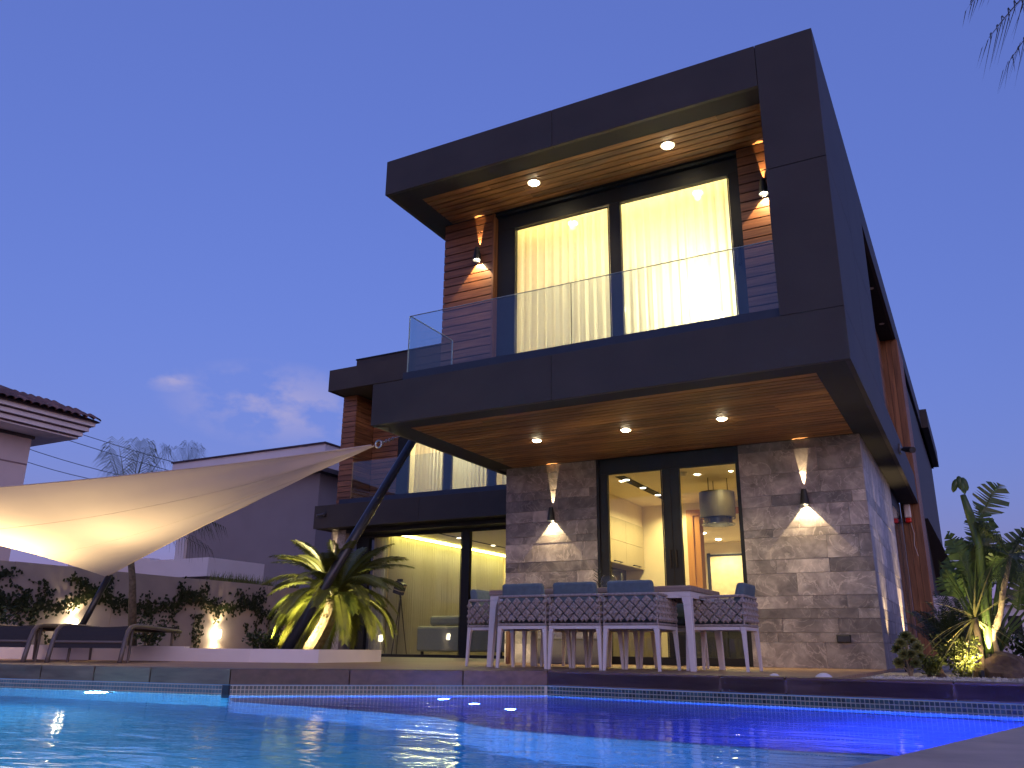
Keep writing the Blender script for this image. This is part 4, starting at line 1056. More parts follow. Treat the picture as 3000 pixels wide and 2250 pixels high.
# ------------------------------------------------------------------ low white planter and garden wall
pl_poly = [(-6.20, 0.28), (-6.28, 1.6), (-7.6, 2.3), (-12.95, 2.6), (-12.95, -1.9), (-9.6, -0.95), (-7.75, -0.35), (-6.9, -0.12)]
pl = thing('planter_kerb', 'long low white planter kerb behind the sun loungers', 'planter', (-8, 0, 0))
edge = pl_poly[4:] + [pl_poly[0], pl_poly[1]]
kb = MB()
for k in range(len(edge)-1):
    a, b = edge[k], edge[k+1]
    (c0, c1) = inset(a, b, 0.12)
    kb.prism([a, b, c1, c0], -0.05, 0.15 + 0.02*(a[0] < -9))
kb.build('kerb', M['plaster'], pl)
MB().prism([(-7.6+(x+7.6)*.975-(0.06 if x > -7 else 0), 0.6+(y-0.6)*.90) for x, y in pl_poly][::-1], -0.04, 0.11).build('soil', M['soil'], pl)
GW = -13.0
gw = thing('garden_wall', 'grey rendered garden wall hung with ivy', 'wall', (GW, 4, 0))
wallm = simple('beige_render', (0.34, 0.295, 0.27), 0.85, var=0.08, scale=3, bump=0.06)
for k in range(9):
    y0 = -7+k*1.9
    MB().box(GW-0.2, GW, y0, y0+1.9-0.008, -0.05, 1.46-0.006*(k % 2)).build('wall_panel', wallm, gw)
MB().box(GW-0.19, GW-0.01, -7, 10.1, -0.05, 1.40).build('core', M['mortar'], gw)
def wall_spot(label, y, z, wu, wd):
    t = thing('garden_wall_lamp', label, 'wall lamp', (GW, y, z), 'garden wall lamps')
    MB().lathe((GW+0.09, y, z), [(0.05, -0.08), (0.055, -0.04), (0.055, 0.04), (0.05, 0.08)], 16).build('body', emit('opal_lamp', (1.0, 0.80, 0.48), 6.0), t, smooth=True)
    MB().box(GW, GW+0.04, y-0.02, y+0.02, z-0.02, z+0.02).build('bracket', M['frame'], t)
    lamp('SPOT', 'bulb', t, (GW+0.10, y, z+0.10), wu, WL, (-0.05, 0, 1), 0.03, 110, 0.9)
    lamp('SPOT', 'bulb', t, (GW+0.10, y, z-0.10), wd, WL, (-0.05, 0, -1), 0.03, 140, 0.9)
    return t
wall_spot('up and down wall lamp glowing on the garden wall left of the sago palm', 4.95, 0.41, 5.5, 3.0)
wall_spot('wall lamp glowing on the garden wall behind the leaning sail post', 1.75, 0.50, 6.0, 2.0)

# ------------------------------------------------------------------ sail, mast, post
A = Vector((-5.40, 0.14, 2.52)); B = Vector((-10.707, 0.610, 1.147)); Cc = Vector((-11.056, -3.346, 1.70))
sail = MB(); NS, NT = 60, 36
cen = (A+B+Cc)/3
def sailp(s, t):
    eb = A.lerp(B, s); ec = A.lerp(Cc, s)
    bow = 4*s*(1-s)
    eb = eb + (Vector((0, 0, 0.055)))*bow; ec = ec - Vector((0, 0, 0.085))*bow
    p = eb.lerp(ec, t)
    cav = 4*t*(1-t)
    p = p + (A-p).normalized()*0.35*cav*s**3
    p.z += -0.20*cav*math.sin(math.pi*min(1, s*0.9)) 
    # tension folds running out of the upper corner
    f = math.exp(-3.2*s)*math.sin(math.pi*t)
    p.z += 0.060*f*math.sin(t*15+2.5*s)*min(1, s*7) + 0.02*math.sin(t*8+s*3)*cav*s*(1-s)*2
    p.z += 0.035*math.exp(-((s-.30)/.16)**2)*math.sin(t*34+s*9)*math.exp(-t*3.2)
    return p
ids = []
for i in range(NS+1):
    s_ = 0.012+0.988*i/NS
    ids.append([len(sail.v)+j for j in range(NT+1)])
    for j in range(NT+1): sail.v.append(tuple(sailp(s_, j/NT)))
for i in range(NS):
    for j in range(NT): sail.f.append((ids[i][j], ids[i+1][j], ids[i+1][j+1], ids[i][j+1]))
M['sail'] = fabric('sail_canvas', (0.76, 0.66, 0.56), 0.30, 0.0, 0.05, 3.0)
ss = thing('shade_sail', 'cream triangular shade sail stretched from the mast over the loungers', 'shade sail', tuple(cen))
sail.build('canvas', M['sail'], ss, smooth=True)
hem = MB(); 
for t_ in (0.0, 1.0): hem.tube([sailp(0.012+0.988*i/30, t_) for i in range(31)], 0.008, 6)
sm_ = MB()
for t_ in (0.30, 0.64): sm_.tube([sailp(0.012+0.988*i/30, t_)-Vector((0, 0, .001)) for i in range(31)], 0.002, 4)
sm_.build('seam', fabric('sail_seam', (0.66, 0.57, 0.48), 0.2), ss)
hem.build('hem', fabric('sail_hem', (0.6, 0.52, 0.46), 0.1), ss)
steel = simple('galvanised_steel', (0.35, 0.36, 0.38), 0.35, metal=0.8)
MT = Vector((-6.06, 1.95, 3.22)); MBs = Vector((-6.72, 0.27, 0.11))
dirA = (MT-A).normalized()
MB().tube([A+dirA*0.02+Vector((.045*math.cos(k*.628), 0, .045*math.sin(k*.628))) for k in range(11)], 0.011, 6).build('ring', steel, ss)
ch = MB()
for k in range(9):
    c_ = A+dirA*(0.10+k*0.075); a = k % 2
    ch.tube([c_+dirA*(.042*math.cos(q*.785))+Vector((0, 0, 1) if a else (0.8, -0.5, 0))*(.018*math.sin(q*.785)) for q in range(9)], 0.006, 5)
ch.tube([A+dirA*0.76, MT-Vector((0, 0, .05))], 0.006, 5)
ch.build('chain', steel, ss)
mast = thing('sail_mast', 'dark leaning steel mast holding the upper corner of the shade sail', 'mast', tuple(MBs))
dm = simple('dark_mast_paint', (0.030, 0.032, 0.042), 0.32, metal=0.3)
MB().tube([MBs, MBs.lerp(MT, .5), MT], [0.068, 0.064, 0.058], 20).build('pole', dm, mast, smooth=True)
MB().lathe(tuple(MBs), [(0.14, 0.0), (0.14, 0.015), (0.075, 0.02)], 20).build('base_plate', dm, mast)
PT, PB = Vector((-10.66, 0.64, 1.19)), Vector((-11.02, 0.42, 0.11))
post = thing('sail_post', 'short dark leaning post holding the low corner of the shade sail', 'post', tuple(PB))
MB().tube([PB, PT], 0.045, 16).build('pole', dm, post, smooth=True)
MB().lathe(tuple(PB), [(0.12, 0.0), (0.12, 0.015), (0.06, 0.02)], 16).build('base_plate', dm, post)
post = thing('sail_post', 'tall dark post at the far left holding the outer corner of the shade sail', 'post', (-11.2, -3.45, 0.0))
MB().tube([(-11.2, -3.5, 0.0), (-11.07, -3.36, 1.7)], 0.05, 12).build('pole', dm, post, smooth=True)
sp = thing('ground_spot', 'garden spotlight under the shade sail', 'spotlight', (-10.9, -1.3, 0.1), 'garden spotlights')
MB().tube([(-10.9, -1.3, 0.10), (-10.9, -1.32, 0.2)], 0.035, 10).build('housing', M['frame'], sp)
lamp('SPOT', 'bulb', sp, (-10.9, -1.34, 0.24), 72, WL, (0.25, -0.1, 1), 0.05, 150, 1.0)
sp = thing('ground_spot', 'added spotlight brightening the middle of the shade sail', 'spotlight', (-8.9, -0.55, 0.1), 'garden spotlights')  # added lamp, evens the light falling off across the canvas
MB().tube([(-8.9, -0.55, 0.10), (-8.9, -0.57, 0.2)], 0.035, 10).build('housing', M['frame'], sp)
lamp('SPOT', 'bulb', sp, (-8.9, -0.59, 0.24), 17, WL, (0.25, -0.1, 1), 0.05, 150, 1.0)

# ------------------------------------------------------------------ sun loungers
M['sling'] = fabric('charcoal_sling', (0.050, 0.048, 0.054), 0.12, 0.0, 0.08, 40)
M['lframe'] = simple('taupe_lounger_frame', (0.13, 0.105, 0.095), 0.45, metal=0.1)
def make_lounger():
    """foot end at y = 0 towards -y, length along +y, centred on x"""
    t = thing('sun_lounger', 'x', 'sun lounger', (0, 0, 0), 'sun loungers by the pool')
    w = 0.36
    prof = [(-0.05, 0.0), (-0.02, 0.10), (0.02, 0.22), (0.07, 0.31), (0.14, 0.355), (0.25, 0.37), (0.6, 0.372), (1.2, 0.36), (1.75, 0.35), (1.95, 0.345)]
    for sx in (-1, 1):
        MB().tube([(sx*w, y, z) for y, z in prof], 0.024, 10).build('side_rail', M['lframe'], t, smooth=True)
        MB().tube([(sx*(w-.03), 1.72, 0.35), (sx*(w-.03), 1.75, 0.0)], [0.017, 0.014], 8).build('leg', M['lframe'], t)
        MB().tube([(sx*(w-.05), 0.35, 0.36), (sx*(w-.05), 0.33, 0.0)], [0.017, 0.014], 8).build('leg', M['lframe'], t)
    sl = MB(); n = 22
    path = [(0.005, 0.145), (0.03, 0.22), (0.055, 0.275), (0.09, 0.325), (0.15, 0.362), (0.25, 0.378), (0.6, 0.378), (1.0, 0.37), (1.4, 0.365), (1.9, 0.355)]
    for k in range(len(path)-1):
        for j in range(n):
            x0, x1 = -w+2*w*j/n, -w+2*w*(j+1)/n
            def g(x, q):
                sag = 0.020*math.cos(x/w*math.pi/2)*min(1, k/4)
                return (x, path[q][0], path[q][1]-sag)
            sl.quad(g(x0, k), g(x1, k), g(x1, k+1), g(x0, k+1))
    sl.build('sling', M['sling'], t, smooth=True)
    MB().tube([(-w, 0.02, 0.205), (w, 0.02, 0.205)], 0.014, 8).build('cross_bar', M['lframe'], t)
    MB().tube([(-w, 1.9, 0.345), (w, 1.9, 0.345)], 0.014, 8).build('cross_bar', M['lframe'], t)
    bk = MB(); bk.hexa([(-w+.03, 1.25, .375), (w-.03, 1.25, .375), (w-.03, 1.27, .36), (-w+.03, 1.27, .36)], [(-w+.03, 1.9, .40), (w-.03, 1.9, .40), (w-.03, 1.9, .38), (-w+.03, 1.9, .38)])
    bk.build('backrest', M['sling'], t)
    return t.o
lp = make_lounger()
la = math.atan2(0.55, 0.835)
for k, (x, y, lb) in enumerate(((-7.44, -1.86, 'charcoal sling sun lounger with curved foot end, right one of the pair'), (-8.24, -2.38, 'charcoal sling sun lounger at the left edge, partly out of view'))):
    o = lp if k == 0 else copy_tree(lp)
    o.location = (x, y, 0); o.rotation_euler = (0, 0, la); o['label'] = lb
for k, (x, y, s_) in enumerate(((-0.36, -0.86, 0.055), (-0.72, -0.84, 0.035))):
    h = MB().lathe((x, y, 0.001), [(s_*1.1, 0), (s_*1.0, s_*.15), (s_*.7, s_*.36), (s_*.3, s_*.55), (0.002, s_*.58)], 14)
    h.v = [(a+rnd.uniform(-.006, .006), b+rnd.uniform(-.006, .006), c) for a, b, c in h.v]
    tag(h.build('white_stone', M['plaster'], smooth=True), ('larger white stone on the coping near the deck corner', 'smaller white stone on the coping left of the larger one')[k], 'stone', 'white stones on the coping')
# ------------------------------------------------------------------ planting
M['sago'] = leaf_mat('sago_green', (0.050, 0.075, 0.012), (0.165, 0.175, 0.032))
M['palm'] = leaf_mat('palm_green', (0.022, 0.034, 0.014), (0.050, 0.064, 0.024), 0.8)
M['dkleaf'] = leaf_mat('dark_leaf', (0.018, 0.034, 0.012), (0.050, 0.075, 0.024))
M['banana'] = leaf_mat('banana_green', (0.045, 0.085, 0.020), (0.10, 0.155, 0.045), 0.35)
M['bush'] = leaf_mat('bush_leaf', (0.060, 0.085, 0.018), (0.14, 0.165, 0.040))
M['ivy'] = leaf_mat('ivy_leaf', (0.010, 0.020, 0.008), (0.036, 0.050, 0.016))
M['bark'] = simple('rough_bark', (0.16, 0.125, 0.085), 0.9, var=0.4, scale=22, bump=0.6)
M['straw'] = leaf_mat('straw_blade', (0.13, 0.13, 0.045), (0.24, 0.23, 0.09))
def bez(p0, p1, p2, t): return p0*((1-t)**2) + p1*(2*t*(1-t)) + p2*(t*t)
def frond(mb, p0, p1, p2, L, n, r0, droop=0.2, wid=0.010, seed=0, vee=0.35, start=0.12):
    """feather leaf: rachis along a bezier, narrow leaflets on both sides"""
    r_ = random.Random(seed)
    p0, p1, p2 = Vector(p0), Vector(p1), Vector(p2)
    mb.tube([bez(p0, p1, p2, k/10) for k in range(11)], [r0*(1-0.085*k) for k in range(11)], 5, cap=False)
    for k in range(n):
        t = start + (1-start)*(k+0.5)/n
        p = bez(p0, p1, p2, t); tan = (bez(p0, p1, p2, min(1, t+.02))-bez(p0, p1, p2, t-.02)).normalized()
        side = tan.cross(Vector((0, 0, 1)))
        if side.length < .1: side = Vector((1, 0, 0))
        side.normalize(); up = side.cross(tan).normalized()
        ll = L*(math.sin(math.pi*min(1, 0.16+0.84*(1-t)*1.02))**0.6)*(0.75 if t > .9 else 1)*r_.uniform(.88, 1.08)
        for sg in (-1, 1):
            d = (side*sg*0.80 + tan*(0.42+0.35*t) + up*vee*r_.uniform(.6, 1.3)).normalized()
            mid = p + d*ll*0.55
            tip = p + d*ll + Vector((0, 0, -droop*ll*r_.uniform(.6, 1.4)))
            w = tan*wid
            i = len(mb.v)
            mb.v += [tuple(p-w*.5), tuple(p+w*.5), tuple(mid+w), tuple(mid-w), tuple(tip)]
            mb.f += [(i, i+1, i+2, i+3), (i+3, i+2, i+4)]
    return mb
def frond_mesh(L, a0, a1, leaf, n, droop, wid, seed, m, r0=0.012, vee=0.35):
    p0 = Vector((0, 0, 0)); p1 = Vector((math.cos(a0), 0, math.sin(a0)))*L*0.55
    p2 = p1 + Vector((math.cos(a1), 0, math.sin(a1)))*L*0.52
    return frond(MB(), p0, p1, p2, leaf, n, r0, droop, wid, seed, vee).mesh('frond', m)
# sago palm
SB, SC = Vector((-7.30, 1.36, 0.11)), Vector((-6.84, 1.27, 0.79))
sg = thing('sago_palm', 'sago palm lit from below at the end of the white planter', 'palm', tuple(SB))
tk = MB(); pts = [SB.lerp(SC, k/8)+Vector((0.05*math.sin(k/8*3.1), 0, 0)) for k in range(9)]
tk.tube(pts, [0.105, 0.11, 0.108, 0.105, 0.10, 0.098, 0.10, 0.105, 0.085], 14)
r_ = random.Random(4)
for k in range(420):          # old leaf bases
    t = r_.random()*0.98; a = r_.uniform(0, 6.28); p = SB.lerp(SC, t)+Vector((0.05*math.sin(t*3.1), 0, 0))
    o = Vector((math.cos(a), math.sin(a), 0)); tn = Vector((-o.y, o.x, 0)); b = p+o*0.098
    tk.tri(tuple(b-tn*.014), tuple(b+tn*.014), tuple(b+o*r_.uniform(.02, .04)+Vector((0, 0, .03))))
tk.build('trunk', M['bark'], sg)
fm = [frond_mesh(1.14, R_(a0), R_(a1), 0.165, 100, 0.30, 0.0062, s, M['sago'], 0.009, 0.10) for s, (a0, a1) in enumerate(((62, -6), (46, -32), (30, -54), (12, -70), (-8, -82), (76, 20)))]
for k in range(72):
    lv_ = (5, 0, 0, 1, 1, 2, 2, 3, 3, 4)[k % 10]
    a = k*2.39996
    inst('frond', fm[lv_], sg, Matrix.Translation(SC+Vector((0.03*math.cos(a), 0.03*math.sin(a), 0.02-0.008*lv_))) @ Euler((r_.uniform(-.25, .25), r_.uniform(-.10, .10), a)).to_matrix().to_4x4() @ Matrix.Scale(r_.uniform(.82, 1.06), 4))
spt = thing('ground_spot', 'spotlight in the planter lighting the sago palm trunk', 'spotlight', (-7.62, 0.72, 0.11), 'garden spotlights')
MB().tube([(-7.64, 0.70, 0.10), (-7.63, 0.71, 0.16)], 0.035, 10).build('housing', M['frame'], spt)
lamp('SPOT', 'bulb', spt, (-7.62, 0.72, 0.19), 88, (1.0, 0.80, 0.36), (0.74, 0.50, 0.62), 0.03, 100, 0.9)
# tall feathery palm behind the sail
def feather_palm(label, base, crown, L, n, seed, leaf=0.42, grp='tall palms'):
    t = thing('feather_palm', label, 'palm', tuple(base), grp)
    rr = random.Random(seed); b, c = Vector(base), Vector(crown)
    MB().tube([b, b.lerp(c, .5)+Vector((.04, .02, 0)), c], [0.075, 0.055, 0.04], 10).build('trunk', M['bark'], t, smooth=True)
    for k in range(n):
        a = k*2.39996+rr.uniform(-.3, .3); e = R_((78, 55, 30, 5, 66, -10)[k % 6]+rr.uniform(-8, 8))
        o = Vector((math.cos(a)*math.cos(e), math.sin(a)*math.cos(e), math.sin(e)))
        p1 = c + o*L*.6; p2 = p1 + Vector((o.x*L*.55, o.y*L*.55, L*(.28 if e > 1 else -.22)))
        frond(MB(), c, p1, p2, leaf, 24, 0.012, 0.75, 0.0055, seed*50+k, 0.1).build('frond', M['palm'], t)
feather_palm('tall feathery palm rising behind the shade sail', (-11.64, 1.98, 0.11), (-11.55, 1.45, 2.25), 1.35, 22, 3)
feather_palm('distant feathery palm showing above the grey neighbour roof', (-24.6, 14.0, -0.05), (-23.9, 13.0, 5.7), 1.7, 14, 6, 0.6)
# ivy on the garden wall
iv = thing('ivy', 'dark ivy trailing in garlands over the garden wall', 'ivy', (GW+0.02, 2, 0.2))
lf = MB(); stm = MB(); rr = random.Random(9)
def leafq(mb, p, s, nx):
    a = rr.uniform(0, 6.28); u = Vector((0.25*nx, math.cos(a), math.sin(a))).normalized(); v_ = Vector((0.3*nx, -math.sin(a), math.cos(a))).normalized()
    p = Vector(p)
    mb.quad(tuple(p-v_*s*.35), tuple(p+u*s*.6-v_*s*.5), tuple(p+u*s*1.1), tuple(p+u*s*.6+v_*s*.5))
for y0, y1, sag, dens in ((-3.2, 0.6, 0.35, 150), (-0.4, 2.4, 0.55, 190), (1.6, 4.6, 0.45, 170), (3.9, 6.2, 0.38, 120), (5.4, 8.0, 0.5, 110)):
    zt = 1.28
    path = []
    for k in range(dens):
        t = k/dens; y = y0+(y1-y0)*t; z = zt - sag*4*t*(1-t)*rr.uniform(.85, 1.1)
        path.append((GW+0.03, y, z))
        for q in range(4): leafq(lf, (GW+rr.uniform(.02, .10), y+rr.gauss(0, .07), z+rr.gauss(0, .06)), rr.uniform(.04, .075), rr.uniform(-1, 1))
    stm.tube(path[::8], 0.007, 4, cap=False)
for k in range(26):
    y = rr.uniform(-2.5, 7.5); z0 = rr.uniform(.5, 1.2); n = rr.randint(10, 34)
    pth = []
    for q in range(n):
        z0 -= rr.uniform(.005, .05); y += rr.gauss(0, .035)
        if z0 < 0.12: break
        pth.append((GW+.02, y, z0)); 
        for h_ in range(2): leafq(lf, (GW+rr.uniform(.02, .07), y+rr.gauss(0, .03), z0), rr.uniform(.04, .07), rr.uniform(-1, 1))
    if len(pth) > 3: stm.tube(pth, 0.005, 4, cap=False)
lf.build('foliage', M['ivy'], iv); stm.build('stem', M['bark'], iv)
# low shrubs in the planter
def shrub(label, c, rad, h, n, m, size, seed, grp=None, name='shrub', stems=7):
    t = thing(name, label, 'shrub', c, grp); rr = random.Random(seed)
    l = MB(); s = MB()
    tips = []
    for k in range(stems):
        a = rr.uniform(0, 6.28); q = rr.uniform(.3, .95)*rad; tp = (c[0]+q*math.cos(a), c[1]+q*math.sin(a), c[2]+h*rr.uniform(.55, .95)); tips.append(tp)
        s.tube([(c[0], c[1], c[2]), ((c[0]*.6+tp[0]*.4), (c[1]*.6+tp[1]*.4), c[2]+(tp[2]-c[2])*.55), tp], [0.010, 0.007, 0.003], 5, cap=False)
    for k in range(n):
        tp = rr.choice(tips); f = rr.random()**.5
        p = Vector((c[0]+(tp[0]-c[0])*f, c[1]+(tp[1]-c[1])*f, c[2]+(tp[2]-c[2])*f)) + Vector((rr.gauss(0, 1), rr.gauss(0, 1), rr.gauss(0, .8)))*rad*.20
        if p.z < c[2]+.01: continue
        sz = size*rr.uniform(.6, 1.3); u = Vector((rr.gauss(0, 1), rr.gauss(0, 1), rr.gauss(0, .7)+.3)).normalized(); v_ = u.orthogonal().normalized()
        v_ = (v_*math.cos(k)+u.cross(v_)*math.sin(k)); w_ = u.cross(v_)*.15
        l.quad(tuple(p), tuple(p+u*sz*.5+v_*sz*.32+w_*sz), tuple(p+u*sz), tuple(p+u*sz*.5-v_*sz*.32+w_*sz))
    l.build('foliage', m, t); s.build('stem', M['bark'], t)
for k, (x, y, rd, h, lb) in enumerate(((-11.6, -0.4, 0.55, 0.55, 'dark bushy shrub at the left end of the planter'), (-10.6, 1.4, 0.35, 0.45, 'low green shrub beside the wall behind the sail post'), (-8.0, 1.3, 0.3, 0.25, 'small shrub in the planter near the glowing wall lamp'))):
    shrub(lb, (x, y, 0.11), rd, h, 520, M['dkleaf'], 0.06, 20+k, 'planter shrubs')
gt = MB(); rr = random.Random(12)
for y in (-1.6, -1.2, 5.0, 5.5, 5.8, 6.3, 7.1):
    for k in range(72):
        yy = y+rr.gauss(0, .16); hh = rr.uniform(.08, .26); a = rr.gauss(0, .05)
        gt.tri((GW-.1-.012, yy-.006, 1.42), (GW-.1, yy+.008, 1.42), (GW-.1+rr.gauss(0, .05), yy+a, 1.44+hh))
stuff(tag(gt.build('grass_tufts', M['bush']), 'wispy green grass growing along the top of the garden wall', 'grass'))

# ---- bed on the right: rocks, succulent, bushes, tall plants
def rock(label, c, sx, sy, sz, seed):
    bm = bmesh.new(); bmesh.ops.create_icosphere(bm, subdivisions=3, radius=1.0); rr = random.Random(seed)
    ph = [rr.uniform(0, 6) for _ in range(6)]
    for v_ in bm.verts:
        n = v_.co.normalized(); k = 1+.16*math.sin(3*n.x+ph[0])*math.sin(4*n.y+ph[1])+.10*math.sin(7*n.z+ph[2]+3*n.x)+.06*math.sin(13*n.y+ph[3])+.04*rr.uniform(-1, 1)
        v_.co = Vector((n.x*sx*k, n.y*sy*k, max(-.1, n.z)*sz*k))
    me = bpy.data.meshes.new('boulder'); bm.to_mesh(me); bm.free(); me.materials.append(simple('brown_rock', (0.13, 0.09, 0.07), 0.9, var=0.4, scale=14, bump=0.6))
    o = bpy.data.objects.new('boulder', me); COL.objects.link(o); o.location = c; OFF[o.name] = c
    tag(Node(o), label, 'rock', 'rocks in the planting bed')
rock('large rough brown boulder at the foot of the lit trunk', (0.85, 1.75, -0.05), 0.28, 0.24, 0.22, 2)
rock('small pale stone between the succulent and the bright bush', (0.28, 1.42, -0.05), 0.085, 0.08, 0.14, 5)
# aeonium
ae = thing('aeonium', 'branching succulent with rosettes at the stone wall corner', 'succulent', (0.075, 1.28, -0.03))
s = MB(); b0 = Vector((0.075, 1.28, -0.03)); heads = [(0.0, 0.0, 0.36, .085), (-.085, .02, .24, .08), (.085, -.02, .26, .08), (0.05, .06, .31, .08), (-.045, -.05, .30, .075), (-.09, .0, .12, .07), (.03, -.06, .20, .08), (.06, -.05, .12, .07), (-.03, -.07, .20, .075), (-.02, .05, .33, .08), (.09, .03, .18, .07)]
am = leaf_mat('succulent_leaf', (0.09, 0.12, 0.04), (0.20, 0.20, 0.07), 0.3, 0.15)
for k, (dx, dy, dz, r) in enumerate(heads):
    hc = b0+Vector((dx, dy, dz))
    s.tube([b0+Vector((0, 0, .0)), b0+Vector((dx*.3, dy*.3, dz*.5)), hc], [0.014, 0.010, 0.008], 7)
    ro = MB()
    for q in range(40):
        a = q*2.39996; e = R_(82-q*2.3); L = r*(0.45+0.55*q/40)
        o = Vector((math.cos(a)*math.cos(e), math.sin(a)*math.cos(e), math.sin(e))); tn = Vector((-math.sin(a), math.cos(a), 0))
        p = hc; up = o.cross(tn)*-.008
        ro.quad(tuple(p-tn*.008), tuple(p+o*L*.65-tn*.020+up), tuple(p+o*L), tuple(p+o*L*.65+tn*.020+up)); ro.quad(tuple(p-tn*.008), tuple(p+tn*.008), tuple(p+o*L*.65+tn*.020+up), tuple(p+o*L*.65-tn*.020+up))
    rm = Matrix.Rotation(R_(30+14*(k % 3)), 3, 'X') @ Matrix.Rotation(R_((k*37) % 60-30), 3, 'Z')
    ro.v = [tuple(rm @ (Vector(v_)-hc)+hc) for v_ in ro.v]
    ro.build('rosette', am, ae)
s.build('stem', simple('succulent_stem', (0.25, 0.19, 0.12), 0.7), ae)
shrub('small yellow-green bush beside the succulent', (0.25, 1.35, -0.03), 0.11, 0.24, 420, M['bush'], 0.045, 31, 'bushes in the bed')
shrub('brightly lit leafy bush in front of the tall plants', (0.50, 1.45, -0.03), 0.21, 0.36, 1500, M['bush'], 0.038, 32, 'bushes in the bed', stems=14)
shrub('dark bush at the right edge beside the boulder', (1.18, 2.1, -0.03), 0.30, 0.36, 900, M['dkleaf'], 0.06, 33, 'bushes in the bed', stems=12)
sp = thing('ground_spot', 'spotlight inside the bright bush', 'spotlight', (0.62, 1.35, -0.03), 'garden spotlights')
MB().tube([(0.66, 1.36, -0.03), (0.655, 1.38, 0.03)], 0.025, 10).build('housing', M['frame'], sp)
lamp('SPOT', 'bulb', sp, (0.67, 1.24, 0.06), 4.5, (1.0, 0.74, 0.34), (-0.45, 0.55, 0.75), 0.02, 130, 0.9)
sp = thing('ground_spot', 'spotlight behind the boulder on the slim trunk', 'spotlight', (0.74, 1.69, -0.03), 'garden spotlights')
MB().tube([(0.74, 1.68, -0.03), (0.74, 1.69, 0.18)], 0.02, 10).build('housing', M['frame'], sp)
lamp('SPOT', 'bulb', sp, (0.74, 1.70, 0.20), 6.0, (1.0, 0.80, 0.42), (0.12, 0.14, 1), 0.02, 60, 0.7)
sp = thing('ground_spot', 'spotlight at the foot of the tall paddle leaf plant', 'spotlight', (0.55, 1.7, -0.03), 'garden spotlights')
MB().tube([(0.55, 1.7, -0.03), (0.56, 1.7, 0.06)], 0.025, 10).build('housing', M['frame'], sp)
lamp('SPOT', 'bulb', sp, (0.50, 1.62, 0.10), 4.0, (1.0, 0.76, 0.36), (0.10, 0.05, 1), 0.02, 110, 0.9)
# bird-of-paradise tree: stalks with paddle leaves
bp = thing('bird_of_paradise', 'tall bird of paradise plant with torn paddle leaves', 'plant', (0.70, 2.0, -0.03))
def paddle(p0, p1, wid, seed, tear=0.5, curl=0.15):
    rr = random.Random(seed); p0, p1 = Vector(p0), Vector(p1); ax = p1-p0; L = ax.length; ax.normalize()
    view = Vector((0.74-p0.x, -7.7-p0.y, 0)).normalized()
    sd = ax.cross(view).normalized(); mb = MB(); n = 16; k = 0
    sd = (sd + view*rr.uniform(-.45, .45)).normalized()
    sag = Vector((0, 0, -1))
    def w(t): return wid*math.sin(math.pi*min(1, .10+.90*t)**.85)**.7
    for sg_ in (-1, 1):
        k = 0
        while k < n:
            m_ = rr.choice((1, 1, 2, 3)) if rr.random() < tear else 2
            e = min(n, k+m_); t0, t1 = k/n, e/n
            a = p0+ax*L*t0 + sag*curl*L*t0*t0; b = p0+ax*L*t1+sag*curl*L*t1*t1
            g = 0.10*wid if tear > .3 else 0
            drp = sag*rr.uniform(.02, .20)*wid + view*rr.uniform(-.2, .2)*wid
            mb.quad(tuple(a), tuple(b), tuple(b+sd*sg_*w(t1)+ax*wid*.35-ax*g+drp), tuple(a+sd*sg_*w(t0)+ax*wid*.35+ax*g*.5+drp))
            k = e
    return mb
paddles = [((0.72, 1.9, 0.10), (0.869, 1.892, 1.50), (1.06, 1.90, 1.86), 0.13), ((0.72, 1.95, 0.10), (0.80, 1.8, 1.20), (0.86, 1.72, 1.62), 0.11),
           ((0.70, 1.95, 0.1), (0.66, 1.72, 0.95), (0.545, 1.65, 1.38), 0.085), ((0.73, 1.95, 0.1), (0.98, 2.0, 1.05), (1.24, 2.1, 1.42), 0.11),
           ((0.75, 2.0, 0.1), (1.02, 2.2, 0.85), (1.34, 2.3, 1.12), 0.11), ((0.72, 2.0, 0.1), (0.85, 1.95, 0.95), (0.93, 1.95, 1.55), 0.10),
           ((0.70, 1.95, 0.1), (0.72, 1.85, 0.80), (0.66, 1.80, 1.36), 0.075), ((0.75, 2.05, 0.1), (0.95, 2.05, 0.85), (1.10, 2.05, 1.30), 0.10),
           ((0.75, 2.05, 0.1), (1.05, 2.3, 0.70), (1.42, 2.4, 0.84), 0.10), ((0.70, 2.05, 0.1), (0.78, 2.1, 0.75), (0.80, 2.1, 1.28), 0.10), ((0.70, 2.05, 0.1), (0.60, 1.95, 0.70), (0.47, 1.9, 1.02), 0.08)]
rr = random.Random(41)
for k in range(16):
    ang = k*2.39996; q = rr.uniform(.10, .34); hz = rr.uniform(.45, 1.05)
    a_ = (0.82+q*math.cos(ang)*1.2, 2.15+q*math.sin(ang), hz); b_ = (a_[0]+.5*q*math.cos(ang)*1.3+rr.uniform(-.04, .10), a_[1]+.4*q*math.sin(ang), hz+rr.uniform(.22, .46))
    paddles.append(((0.76, 2.05, 0.08), a_, b_, rr.uniform(.085, .125)))
for k, (r0, a, b, wd) in enumerate(paddles):
    lf_ = paddle(a, b, wd*1.25, 60+k, 0.7).build('leaf', M['banana'], bp)
    a_ = Vector(a); r0 = Vector(r0)
    MB().tube([r0, r0.lerp(a_, .55)+Vector((0, 0, .06)), a_, a_.lerp(Vector(b), .6)], [0.022, 0.015, 0.010, 0.004], 7).build('stalk', M['banana'], lf_)
